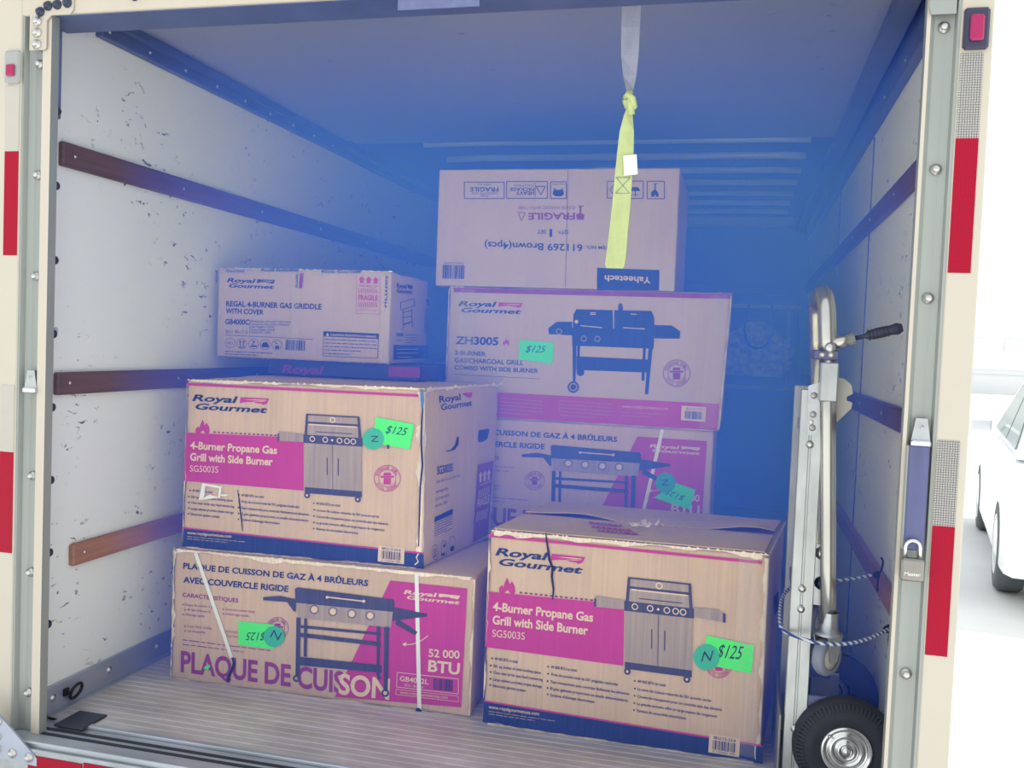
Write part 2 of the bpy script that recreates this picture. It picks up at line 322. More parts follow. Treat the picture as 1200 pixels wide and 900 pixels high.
# rear frame
fr = empty('door_1', (0, 0, 0)); fr['kind'] = 'structure'; fr['label'] = 'rear door frame of the truck with posts and header'
def post(sg):
    X = lambda a: sg*a
    b = MB()      # channel section: lip, hollow, outer edge
    P = [(1.205, 0.06), (1.205, 0.036), (1.124, 0.030), (1.124, 0.0), (1.152, 0.0), (1.157, 0.014), (1.188, 0.018), (1.206, 0.014), (1.212, 0.0), (1.218, 0.0), (1.218, 0.06)]
    if sg > 0: P = [(1.225, 0.06), (1.225, 0.036), (1.128, 0.030), (1.128, 0.0), (1.136, 0.0), (1.146, 0.010), (1.172, 0.014), (1.186, 0.010), (1.190, -0.002), (1.196, -0.002), (1.196, 0.06)]
    n = len(P); vs = [(X(x), y, -0.005) for x, y in P] + [(X(x), y, 2.10) for x, y in P]
    for i in range(n-1):
        mm = 'lip' if i == 3 else 'alu'
        b.add([vs[i], vs[i+1], vs[n+i+1], vs[n+i]], [(0, 1, 2, 3)], M[mm])
    b.add([vs[n-1], vs[0], vs[n], vs[2*n-1]], [(0, 1, 2, 3)], M['alu'])
    p = b.build('post', fr, 'aluminium channel post')
    x0 = 1.218 if sg < 0 else 1.196; x1 = 1.32 if sg < 0 else 1.262
    xa, xb = sorted((X(x0), X(x1)))
    pn = MB().box((xa, -0.004, -0.35), (xb, 0.14, 2.40), M['panel'], 0.003).build('body_panel', fr, 'cream body panel beside the post')
    t0, t1 = (x0+0.004, x0+0.05) if sg < 0 else (1.199, 1.245)
    ta, tb = sorted((X(t0), X(t1)))
    for z0, z1, mm, nm in ((1.357, 1.648, 'red', 'red'), (0.51, 0.80, 'red', 'red'), (1.648, 1.83, 'wtape' if sg > 0 else 'wtape2', 'white'), (0.80, 0.99, 'wtape' if sg > 0 else 'wtape2', 'white')):
        MB().box((ta, -0.0055, z0), (tb, -0.0042, z1), M[mm]).build('reflective_tape', pn, nm+' reflective tape')
    lx = (ta+tb)/2 + (0.004 if sg > 0 else 0.004)
    lm = MB().box((lx-0.026, -0.016, 1.835), (lx+0.026, -0.0042, 1.925), M['lensbox' if sg > 0 else 'lensgrey'], 0.008).build('marker_light', pn, 'marker light in an oblong housing')
    MB().box((lx-0.014, -0.024, 1.852), (lx+0.014, -0.016, 1.908 if sg > 0 else 1.885), M['lens'], 0.004).build('lens', lm, 'red lens')
    for z in (1.94, 1.892, 1.584, 1.301, 1.016, 0.735, 0.457, 0.107):
        if sg > 0 and z == 0.735: continue
        xx = X(1.171) if sg < 0 else 1.165
        MB().bolt((xx, 0.012, z), (0, -1, 0), 0.0085, M['bolt'], 0.014).build('bolt', p)
    # clip latch
    xx = X(1.171) if sg < 0 else 1.165
    b = MB(); b.prism([(xx-0.012, 0.008, 1.035), (xx+0.012, 0.008, 1.035), (xx+0.02, 0.008, 0.985), (xx-0.02, 0.008, 0.985)], (0, -0.010, 0), M['steel'])
    b.box((xx-0.021, -0.012, 0.972), (xx+0.021, 0.008, 0.986), M['chrome'], 0.003); b.build('clip', p, 'small steel clip')
    # door track inside the post with roller bolts
    xa, xb = sorted((X(1.140 if sg < 0 else 1.16), X(1.162))); MB().box((xa, 0.037, 0.0), (xb, 0.05, 2.03), M['alu'], 0.002).build('door_track', fr)
    if sg < 0:
        for k in range(8): MB().lathe((-1.140, 0.044, 0.3+0.21*k), (1, 0, 0), [(0.013, 0), (0.012, 0.006), (0.006, 0.011), (0, 0.012)], M['darkbolt'], 10).build('roller_bolt', p)
        MB().box((-1.158, 0.05, 1.75), (-1.138, 0.06, 2.0), M['rail'], 0.003).build('seal_strip', p, 'dark rubber seal strip')
post(-1); post(1)
b = MB(); b.box((-1.26, -0.002, 2.022), (1.26, 0.012, 2.40), M['lip'], 0.003); b.box((-1.2, 0.012, 2.022), (1.2, 0.15, 2.035), M['rail'], 0.003); b.box((-1.2, 0.14, 2.035), (1.2, 0.152, 2.16), M['ceil'])
hd = b.build('header', fr, 'header beam over the opening')
for xx in (-0.86, -0.55, -0.2, 0.2, 0.55, 0.86): MB().bolt((xx, -0.002, 2.058), (0, -1, 0), 0.009, M['darkbolt'], 0.012).build('bolt', hd)
b = MB(); pts = [(-1.19, 2.07), (-1.19, 1.925), (-1.14, 1.925), (-1.135, 1.932), (-1.135, 2.005), (-1.12, 2.018), (-1.06, 2.018), (-1.05, 2.03), (-1.05, 2.07)]
b.prism([(x, -0.003, z) for x, z in pts], (0, -0.004, 0), M['lip']); gp = b.build('corner_plate', fr, 'bolted corner plate')
for x, z in ((-1.155, 2.028), (-1.165, 2.003), (-1.165, 1.972), (-1.165, 1.94), (-1.13, 2.043), (-1.10, 2.045), (-1.068, 2.048)):
    MB().bolt((x, -0.007, z), (0, -1, 0), 0.009, M['darkbolt' if z > 2.01 else 'bolt'], 0.014).build('bolt', gp)
b = MB(); b.prism([(1.13, -0.004, 2.07), (1.13, -0.004, 1.93), (1.135, -0.004, 1.915), (1.185, -0.004, 1.915), (1.185, -0.004, 2.07)], (0, -0.004, 0), M['alu']); b.build('corner_plate', fr)
b = MB(); b.prism([(-1.26, -0.064, 0.12), (-1.222, -0.064, 0.082), (-1.075, -0.064, -0.04), (-1.075, -0.064, -0.062), (-1.26, -0.064, -0.055)], (0, 0.006, 0), M['kick']); gu = b.build('gusset_plate', fr, 'triangular steel gusset plate')
for x, z in ((-1.205, 0.047), (-1.207, 0.004), (-1.207, -0.03), (-1.155, -0.037), (-1.10, -0.041)): MB().bolt((x, -0.064, z), (0, -1, 0), 0.009, M['bolt'], 0.011).build('bolt', gu)
MB().box((-1.118, 0.05, 0.0), (-1.02, 0.16, 0.006), M['darkbolt'], 0.002).build('floor_plate', fr, 'small dark steel floor plate')
MB().box((-0.105, -0.004, 1.984), (0.108, -0.001, 2.06), M['flap'], 0.001).build('header_flap', fr, 'grey stitched flap under the header')
# sliding latch strap on the right post
b = MB(); b.box((1.140, -0.016, 0.742), (1.183, -0.008, 0.975), M['strap'], 0.003); b.box((1.136, -0.012, 0.742), (1.142, 0.004, 0.975), M['alu'], 0.002)
b.build('latch_bar', fr, 'dark blue latch bar below the clip')

# padlock hanging from the latch bar
pl = empty('padlock', (1.157, -0.03, 0.675), 'square steel padlock hanging on the right door post', 'padlock')
MB().box((1.134, -0.042, 0.678), (1.181, -0.018, 0.728), M['brass'], 0.004).build('lock_body', pl)
MB().tube([(1.142, -0.03, 0.725), (1.142, -0.03, 0.752)]+[(1.157-0.015*math.cos(w), -0.03, 0.752+0.015*math.sin(w)) for w in [PI*k/10 for k in range(1, 10)]]+[(1.172, -0.03, 0.752), (1.172, -0.03, 0.725)], 0.0045, M['chrome'], 8).build('shackle', pl)


# ------------------------------------------------------------------ outside
b = MB(); b.box((-150, -150, GZ-0.2), (150, 200, GZ), M['ground']); b.build('ground', label='pale concrete yard', kind='structure')
bd = empty('building', (18, 62, GZ), 'pale low building far behind the parked car', 'building')
MB().box((4, 60, GZ), (60, 70, 3.4), M['bldg']).build('wall', bd)
MB().box((3.8, 59.7, 3.4), (60.2, 70.3, 3.75), M['bldg']).build('parapet', bd)
for k in range(10):
    w = MB().box((8.5+2.6*k, 59.9, 1.9), (10.0+2.6*k, 59.99, 2.7), M['bwin']).build('window', bd)
MB().box((4, 59.9, 0.5), (60, 59.98, 0.75), M['bwin']).build('base_band', bd)
def make_car(o, ang):
    c = empty('car', o, 'white car parked outside beyond the right door post', 'car')
    ca, sa = math.cos(ang), math.sin(ang)
    def T(l, w, z): return (o[0]+l*(-sa)*-1*-1+w*ca if False else o[0]+w*1.12*ca-l*1.12*sa, o[1]+w*1.12*sa+l*1.12*ca, o[2]+z*1.2)
    # l forward, w to the right (0 = near left side), z up
    low = [(-0.85, 0.25), (-0.9, 0.55), (-0.85, 0.85), (-0.4, 0.95), (0.9, 0.96), (2.1, 0.93), (3.3, 0.80), (3.5, 0.6), (3.5, 0.28), (3.1, 0.22), (-0.5, 0.22)]
    secs = [(0.06, 0.97), (0.0, 1.0), (0.0, 1.0), (0.06, 0.97)]
    b = MB(); ws = [0.0, 0.05, 1.7, 1.75]; n = len(low); vs = []
    for w, k in zip(ws, (0.97, 1.0, 1.0, 0.97)):
        for l, z in low: vs.append(T(1.3+(l-1.3)*k, w, 0.55+(z-0.55)*k))
    fs = [list(range(n)), [3*n+i for i in range(n)]]
    for j in range(3): fs += [(j*n+i, j*n+(i+1) % n, (j+1)*n+(i+1) % n, (j+1)*n+i) for i in range(n)]
    b.add(vs, fs, M['carw']); b.build('car_body', c)
    gh = [(-0.55, 0.94), (0.05, 1.42), (0.5, 1.48), (1.25, 1.45), (2.15, 0.94)]
    b = MB(); n = len(gh); vs = [T(l, 0.06+max(0, (z-0.94))*0.35, z) for l, z in gh]+[T(l, 1.69-max(0, (z-0.94))*0.35, z) for l, z in gh]
    b.add(vs, [list(range(n)), [n+i for i in range(n)]]+[(i, (i+1) % n, n+(i+1) % n, n+i) for i in range(n)], M['carw']); b.build('cabin', c)
    for nm, q in (('side_window', [(-0.25, 0.98), (0.15, 1.36), (0.6, 1.41), (0.6, 0.99)]), ('side_window', [(0.67, 0.99), (0.67, 1.41), (1.2, 1.38), (1.9, 1.0)])):
        MB().prism([T(l, 0.05+(z-0.94)*0.35, z) for l, z in q], Vector((ca, sa, 0))*0.01, M['glass']).build(nm, c)
    MB().prism([T(1.32, 0.32, 1.43), T(2.12, 0.12, 0.99), T(2.12, 1.63, 0.99), T(1.32, 1.43, 1.43)], (0, 0, 0.02), M['glass']).build('windshield', c)
    MB().box(tuple(min(a, d) for a, d in zip(T(1.75, -0.16, 0.95), T(1.9, 0.02, 1.08))), tuple(max(a, d) for a, d in zip(T(1.75, -0.16, 0.95), T(1.9, 0.02, 1.08))), M['carw'], 0.03).build('mirror', c)
    for l in (0.0, 2.65):
        for w, sg in ((0.0, -1), (1.75, 1)):
            ctr = T(l, w-0.1*sg if False else (w+0.09 if sg < 0 else w-0.09), 0.31); ax = (ca*sg, sa*sg, 0)
            wh = MB().lathe(ctr, ax, [(0.245, -0.10), (0.345, -0.10), (0.372, -0.07), (0.372, 0.07), (0.345, 0.105), (0.255, 0.11), (0.245, 0.09)], M['ctire'], 28).build('wheel', c)
            b = MB().lathe(ctr, ax, [(0.25, 0.10), (0.235, 0.095), (0.22, 0.05), (0.22, 0.0), (0.0, 0.0)], M['gap'], 28)
            b.lathe(ctr, ax, [(0.06, 0.0), (0.06, 0.075), (0, 0.08)], M['rim'], 16)
            A = Vector(ax); U = Vector((0, 0, 1)); S = A.cross(U)
            for k in range(5):
                d = U*math.cos(2*PI*k/5)+S*math.sin(2*PI*k/5); t = d.cross(A)
                b.obox(Vector(ctr)+A*0.065+d*0.145, d, t, A, (0.095, 0.032, 0.01), M['rim'])
            b.lathe(ctr, ax, [(0.252, 0.10), (0.24, 0.11), (0.225, 0.10), (0.23, 0.05)], M['rim'], 28); b.build('rim', wh)
    return c
make_car((2.86, 6.05, GZ), -0.18)

# ------------------------------------------------------------------ cartons: printed faces
class Face:
    # a four-cornered face: corners bottom-left, bottom-right, top-right, top-left as seen from outside
    def __init__(s, bl, br, tr, tl, seed):
        s.c = [Vector(p) for p in (bl, br, tr, tl)]; s.seed = seed
        s.n = (s.c[1]-s.c[0]).cross(s.c[3]-s.c[0]).normalized()
        s.w = ((s.c[1]-s.c[0]).length+(s.c[2]-s.c[3]).length)/2; s.h = ((s.c[3]-s.c[0]).length+(s.c[2]-s.c[1]).length)/2
    def flat(s, u, v):
        a, b, c, d = s.c; return a*(1-u)*(1-v)+b*u*(1-v)+c*u*v+d*(1-u)*v
    def bulge(s, u, v):
        e = min(u, 1-u, v, 1-v); k = max(0.0, min(1.0, e/0.12))
        return k*0.0022*noise.noise(Vector((u*2.2+s.seed*7.3, v*2.2, s.seed)))
    def at(s, u, v, h=0.0): return s.flat(u, v)+s.n*(h+s.bulge(u, v))
    def uv(s, px, py):
        u = v = 0.5
        for _ in range(12):
            a = proj(s.flat(u, v)); bx = proj(s.flat(u+1e-4, v)); cx = proj(s.flat(u, v+1e-4))
            j = [(bx[0]-a[0])/1e-4, (cx[0]-a[0])/1e-4, (bx[1]-a[1])/1e-4, (cx[1]-a[1])/1e-4]
            e = (px-a[0], py-a[1]); D = j[0]*j[3]-j[1]*j[2]
            if abs(D) < 1e-9: break
            u += (e[0]*j[3]-j[1]*e[1])/D; v += (j[0]*e[1]-j[2]*e[0])/D
        return (u, v)
_tc = {}
def glyphs(txt, bold):
    k = (txt, bold)
    if k in _tc: return _tc[k]
    cu = bpy.data.curves.new('t', 'FONT'); cu.body = txt; cu.size = 1; cu.resolution_u = 2 if len(txt) > 22 else 4
    cu.offset = {0: 0.0, 1: 0.018, 2: 0.029, 3: 0.010}[bold]; cu.fill_mode = 'FRONT'
    ob = bpy.data.objects.new('t', cu); COL.objects.link(ob)
    me = bpy.data.meshes.new_from_object(ob)
    vs = [(p.co.x, p.co.y) for p in me.vertices]; fs = [list(p.vertices) for p in me.polygons]
    bpy.data.objects.remove(ob); bpy.data.curves.remove(cu); bpy.data.meshes.remove(me)
    if not vs: vs = [(0, 0), (1, 0), (0, 1)]; fs = []
    x0 = min(p[0] for p in vs); x1 = max(p[0] for p in vs)
    vs = [((p[0]-x0)/(x1-x0), p[1]/0.72) for p in vs]
    _tc[k] = (vs, fs); return _tc[k]
class Print:
    # one printed element of a carton; points are photograph pixels turned into face coordinates through face `src`
    def __init__(s, face, src=None): s.F = face; s.S = src or face; s.b = MB(); s.lay = 0
    def P(s, p): return s.S.uv(*p)
    def h(s): return 0.0016+0.0007*s.lay
    def raw(s, uvs, fs, m): s.b.add([s.F.at(u, v, s.h()) for u, v in uvs], fs, m); return s
    def aff(s, o, x, y):
        # frame from three pixel points: origin, end of x axis, end of y axis
        o, x, y = s.P(o), s.P(x), s.P(y)
        return lambda a, b: (o[0]+(x[0]-o[0])*a+(y[0]-o[0])*b, o[1]+(x[1]-o[1])*a+(y[1]-o[1])*b)
    def text(s, t, p0, p1, p2, m, bold=1, shear=0.0):
        A = s.aff(p0, p1, p2); vs, fs = glyphs(t, bold); return s.raw([A(a+shear*b, b) for a, b in vs], fs, M[m])
    def textA(s, A, t, x0, x1, y0, y1, m, bold=1, shear=0.0):
        vs, fs = glyphs(t, bold); return s.raw([A(x0+(x1-x0)*a+shear*b, y0+(y1-y0)*b) for a, b in vs], fs, M[m])
    def poly(s, pts, m): return s.raw([s.P(p) for p in pts], [list(range(len(pts)))], M[m])
    def polyA(s, A, pts, m): return s.raw([A(*p) for p in pts], [list(range(len(pts)))], M[m])
    def quad(s, p, m, n=10, k=10):
        q = [s.P(a) for a in p]; vs = []
        for j in range(k+1):
            for i in range(n+1):
                a, b = i/n, j/k
                vs.append(tuple(q[0][c]*(1-a)*(1-b)+q[1][c]*a*(1-b)+q[2][c]*a*b+q[3][c]*(1-a)*b for c in (0, 1)))
        return s.raw(vs, [(j*(n+1)+i, j*(n+1)+i+1, (j+1)*(n+1)+i+1, (j+1)*(n+1)+i) for j in range(k) for i in range(n)], M[m])
    def disc(s, c, r, m, n=20, r0=0.0, sx=1.0):
        A = s.aff(c, (c[0]+r*sx, c[1]), (c[0], c[1]-r)); k = r0/r
        if k <= 0: return s.raw([A(math.cos(2*PI*i/n), math.sin(2*PI*i/n)) for i in range(n)], [list(range(n))], M[m])
        return s.raw([A(q*math.cos(2*PI*i/n), q*math.sin(2*PI*i/n)) for q in (1, k) for i in range(n)], [(i, (i+1) % n, n+(i+1) % n, n+i) for i in range(n)], M[m])
    def ringtext(s, c, r, t, a0, a1, hgt, m, inward=False):
        A = s.aff(c, (c[0]+1, c[1]), (c[0], c[1]-1))
        for i, ch in enumerate(t):
            if ch == ' ': continue
            w = math.radians(a0+(a1-a0)*(i+0.5)/len(t)); step = abs(math.radians(a1-a0))/len(t)*r*0.8
            tx, ty = (math.sin(w), -math.cos(w)) if not inward else (-math.sin(w), math.cos(w))
            nx, ny = (math.cos(w), math.sin(w)) if not inward else (-math.cos(w), -math.sin(w))
            vs, fs = glyphs(ch, 1)
            s.raw([A(r*math.cos(w)+tx*(a-0.5)*step+nx*(b-0.5)*hgt, r*math.sin(w)+ty*(a-0.5)*step+ny*(b-0.5)*hgt) for a, b in vs], fs, M[m])
        return s
    def line(s, p0, p1, w, m, n=1):
        d = Vector((p1[0]-p0[0], p1[1]-p0[1])); d.normalize(); k = Vector((-d.y, d.x))*w/2
        return s.quad([(p0[0]-k.x, p0[1]-k.y), (p1[0]-k.x, p1[1]-k.y), (p1[0]+k.x, p1[1]+k.y), (p0[0]+k.x, p0[1]+k.y)], m, max(1, n), 1)
    def rect(s, p, w, m):
        for i in range(4): s.line(p[i], p[(i+1) % 4], w, m, 4)
        return s
    def lines(s, p0, p1, dy, n, h, m, seed=1, words=True):
        # a paragraph too small to read: rows of short word-like strokes
        rnd = random.Random(seed)
        for j in range(n):
            x = 0.0; end = 1.0 if j < n-1 else 0.7
            while x < end:
                w = rnd.uniform(0.04, 0.12); x2 = min(end, x+w)
                a = (p0[0]+(p1[0]-p0[0])*x+dy[0]*j, p0[1]+(p1[1]-p0[1])*x+dy[1]*j); c = (p0[0]+(p1[0]-p0[0])*x2+dy[0]*j, p0[1]+(p1[1]-p0[1])*x2+dy[1]*j)
                s.line(a, c, h, m); x = x2+0.018
        return s
    def barcode(s, A, x0, x1, y0, y1, m, seed=3, n=26):
        rnd = random.Random(seed); x = x0; w = (x1-x0)/n
        while x < x1:
            d = w*rnd.choice((0.5, 0.5, 1.0, 1.4)); s.polyA(A, [(x, y0), (min(x+d, x1), y0), (min(x+d, x1), y1), (x, y1)], m); x += d+w*rnd.choice((0.4, 0.6, 0.9))
        return s
    def logo(s, tl, tr, bl, m='navy', fm='mag'):
        A = s.aff(bl, (bl[0]+tr[0]-tl[0], bl[1]+tr[1]-tl[1]), tl)
        s.textA(A, 'Royal', 0.0, 0.56, 0.56, 0.98, m, 2, 0.04); s.textA(A, 'Gourmet', 0.03, 0.96, 0.03, 0.42, m, 2, 0.04)
        s.polyA(A, [(0.63, 0.94), (1.0, 0.94), (0.97, 0.62), (0.93, 0.52), (0.90, 0.60), (0.84, 0.60), (0.80, 0.68), (0.72, 0.66), (0.62, 0.56)], fm)
        s.lay += 1; s.polyA(A, [(0.68, 0.80), (0.80, 0.84), (0.96, 0.84), (0.96, 0.80), (0.82, 0.79)], 'cream'); s.polyA(A, [(0.78, 0.70), (0.9, 0.76), (0.96, 0.75), (0.88, 0.71)], 'cream'); s.lay -= 1
        return s
    def flame(s, c, w, h, m='mag'):
        A = s.aff((c[0]-w/2, c[1]+h/2), (c[0]+w/2, c[1]+h/2), (c[0]-w/2, c[1]-h/2))
        s.polyA(A, [(0.25, 0.0), (0.05, 0.2), (0.02, 0.45), (0.2, 0.62), (0.28, 0.5), (0.36, 0.72), (0.5, 1.0), (0.6, 0.8), (0.62, 0.66), (0.74, 0.72), (0.76, 0.82), (0.95, 0.55), (0.98, 0.25), (0.78, 0.0), (0.7, 0.16), (0.55, 0.36), (0.42, 0.3), (0.33, 0.16)], m); return s
    def stamp(s, c, r, m='mag'):
        s.disc(c, r, m, 32, r*0.95); s.disc(c, r*0.66, m, 28, r*0.62)
        s.ringtext(c, r*0.8, 'BARBECUE GRILL', 165, 15, r*0.2, m); s.ringtext(c, r*0.8, 'ROYAL GOURMET', 205, 335, r*0.2, m, True)
        A = s.aff(c, (c[0]+r, c[1]), (c[0], c[1]-r))
        s.polyA(A, [(-0.3, 0.22), (-0.24, 0.42), (0.24, 0.42), (0.3, 0.22)], m); s.polyA(A, [(-0.5, 0.05), (-0.5, 0.18), (0.5, 0.18), (0.5, 0.05)], m); s.polyA(A, [(-0.27, -0.45), (-0.27, 0.02), (0.27, 0.02), (0.27, -0.45)], m); return s
    def done(s, name, parent, label=None, kind=None): return s.b.build(name, parent, label, kind=kind)

def carton_body(parent, c, rr, mat_, seed, fray=0.004):
    # c: eight corners FLB FRB BRB BLB FLT FRT BRT BLT; rounded, slightly crushed edges
    c = [Vector(p) for p in c]
    W = (c[1]-c[0]).length; D = (c[3]-c[0]).length; H = (c[4]-c[0]).length; dims = (W, D, H)
    def tri(x, y, z):
        x, y, z = x/W, y/D, z/H
        lo = c[0]*(1-x)*(1-y)+c[1]*x*(1-y)+c[2]*x*y+c[3]*(1-x)*y; hi = c[4]*(1-x)*(1-y)+c[5]*x*(1-y)+c[6]*x*y+c[7]*(1-x)*y
        return lo*(1-z)+hi*z
    def ticks(L):
        a = [0, rr*0.3, rr*0.65, rr]; n = max(6, int(L/0.035)); mid = [rr+(L-2*rr)*i/n for i in range(1, n)]
        return a+mid+[L-q for q in a[::-1]]
    tk = [ticks(d) for d in dims]; b = MB(); cache = {}; vs = []
    F = PARENTFACES.get(parent.name, {})
    def vert(p):
        k = tuple(round(q, 5) for q in p)
        if k in cache: return cache[k]
        q = [min(max(p[i], rr), dims[i]-rr) for i in range(3)]; d = Vector([p[i]-q[i] for i in range(3)]); nd = sum(1 for e in d if abs(e) > 1e-6)
        if d.length > 1e-9: d = d.normalized()*rr
        P = Vector(q)+d
        ne = sum(1 for i in range(3) if p[i] < rr*1.01 or p[i] > dims[i]-rr*1.01)
        if ne >= 2 and p[2] > 1e-6:
            w = Vector((P.x, P.y, P.z))*14+Vector((seed*3.1, 0, 0)); P = P + Vector([(1 if P[i] < dims[i]/2 else -1)*abs(noise.noise(w+Vector((9*i, 0, 0)))) for i in range(3)])*fray
        out = tri(*P)
        for nm, ax, val in (('front', 1, 0), ('right', 0, dims[0])):
            if nm in F and abs(p[ax]-val) < 1e-6:
                f = F[nm]; u = (p[0]/W if nm == 'front' else p[1]/D); out = out+f.n*f.bulge(u, p[2]/H)
        cache[k] = len(vs); vs.append(out); return cache[k]
    fs = []
    for ax in range(3):
        i, j = [(1, 2), (0, 2), (0, 1)][ax]
        for side in (0, dims[ax]):
            for a in range(len(tk[i])-1):
                for d in range(len(tk[j])-1):
                    q = []
                    for aa, dd in ((a, d), (a+1, d), (a+1, d+1), (a, d+1)):
                        p = [0, 0, 0]; p[ax] = side; p[i] = tk[i][aa]; p[j] = tk[j][dd]; q.append(vert(p))
                    fs.append(q)
    b.add(vs, fs, mat_, True); o = b.build('carton_body', parent)
    return o
PARENTFACES = {}
def corners(x, y, z, yaw, w, d, h):
    cx, sx = math.cos(yaw), math.sin(yaw); out = []
    for zz in (z, z+h):
        for a, e in ((0, 0), (w, 0), (w, d), (0, d)): out.append((x+a*cx-e*sx, y+a*sx+e*cx, zz))
    return out
def carton(name, c, label, mat_='kraft', seed=1, rr=0.009, fray=0.004, group='stacked cardboard cartons'):
    ctr = sum((Vector(p) for p in c[:4]), Vector())/4
    t = empty(name, ctr, label, 'box', group)
    F = dict(front=Face(c[0], c[1], c[5], c[4], seed), right=Face(c[1], c[2], c[6], c[5], seed+0.5), top=Face(c[4], c[5], c[6], c[7], seed+0.7))
    PARENTFACES[t.name] = F
    carton_body(t, c, rr, M[mat_], seed, fray)
    return t, F
def frayed_edge(t, p0, p1, n, amp, seed, up=Vector((0, 0, 1)), out=Vector((0, -1, 0))):
    # torn pale paper standing up along a worn edge
    rnd = random.Random(seed); p0 = Vector(p0); p1 = Vector(p1); b = MB()
    for i in range(n):
        a = p0.lerp(p1, (i+rnd.random()*0.6)/n); e = a+(p1-p0).normalized()*rnd.uniform(0.6, 1.3)*(p1-p0).length/n
        h = amp*rnd.uniform(0.2, 1.0)**1.5; m1 = a.lerp(e, rnd.uniform(0.3, 0.7))+up*h*0.5+out*h*rnd.uniform(0.0, 0.35)
        b.add([a-up*0.003+out*0.0006, e-up*0.003+out*0.0006, m1, a.lerp(e, 0.5)-out*0.008-up*0.001], [(0, 1, 2), (1, 3, 2), (3, 0, 2)], M['kraftw'])
    return b.build('torn_edge', t, 'frayed pale torn cardboard edge', kind='stuff')
def sticker(F, t, quad, txt=None, dot=None, dr=12.2, n3=None, stamp=None):
    s = Print(F); s.lay = 3; s.quad(quad, 'green', 4, 3); o = s.done('price_sticker', t, 'bright green price sticker reading $125')
    if txt: s = Print(F); s.lay = 4; s.text('$125', *txt, 'pen', 0, 0.12); s.done('handwriting', o, 'handwritten price', 'stuff')
    if dot:
        s = Print(F); s.lay = 5; s.disc(dot, dr, 'teal', 28); o = s.done('round_sticker', t, 'round teal green sticker marked N')
        if n3: s = Print(F); s.lay = 6; s.text('N', *n3, 'pen', 0); s.done('handwriting', o, 'handwritten letter N')
def worn(F, t, edge, a0, a1, depth, seed, n=44):
    # irregular scuffed strip where the printed liner has worn off along an edge of the face
    rnd = random.Random(seed); b = MB(); I = []; O = []
    for i in range(n+1):
        a = a0+(a1-a0)*i/n; d = depth*(0.15+0.85*max(0.0, 0.5+0.9*noise.noise(Vector((a*9, seed*3.7, 0)))))*rnd.uniform(0.6, 1.2)
        e = {'top': (a, 1.0), 'bottom': (a, 0.0), 'left': (0.0, a), 'right': (1.0, a)}[edge]
        q = {'top': (a, 1.0-d/F.h), 'bottom': (a, d/F.h), 'left': (d/F.w, a), 'right': (1.0-d/F.w, a)}[edge]
        O.append(F.at(e[0], e[1], 0.0022-0.003)); I.append(F.at(q[0], q[1], 0.0022))
    b.add(O+I, [(i, i+1, n+2+i, n+1+i) for i in range(n)], M['kraftw']); return b.build('worn_edge', t, 'pale scuffed edge')
def strap_band(F, t, p0, p1, w):
    s = Print(F); s.lay = 3; s.line(p0, p1, w, 'band', 8); s.done('strapping_band', t, 'white plastic strapping band')

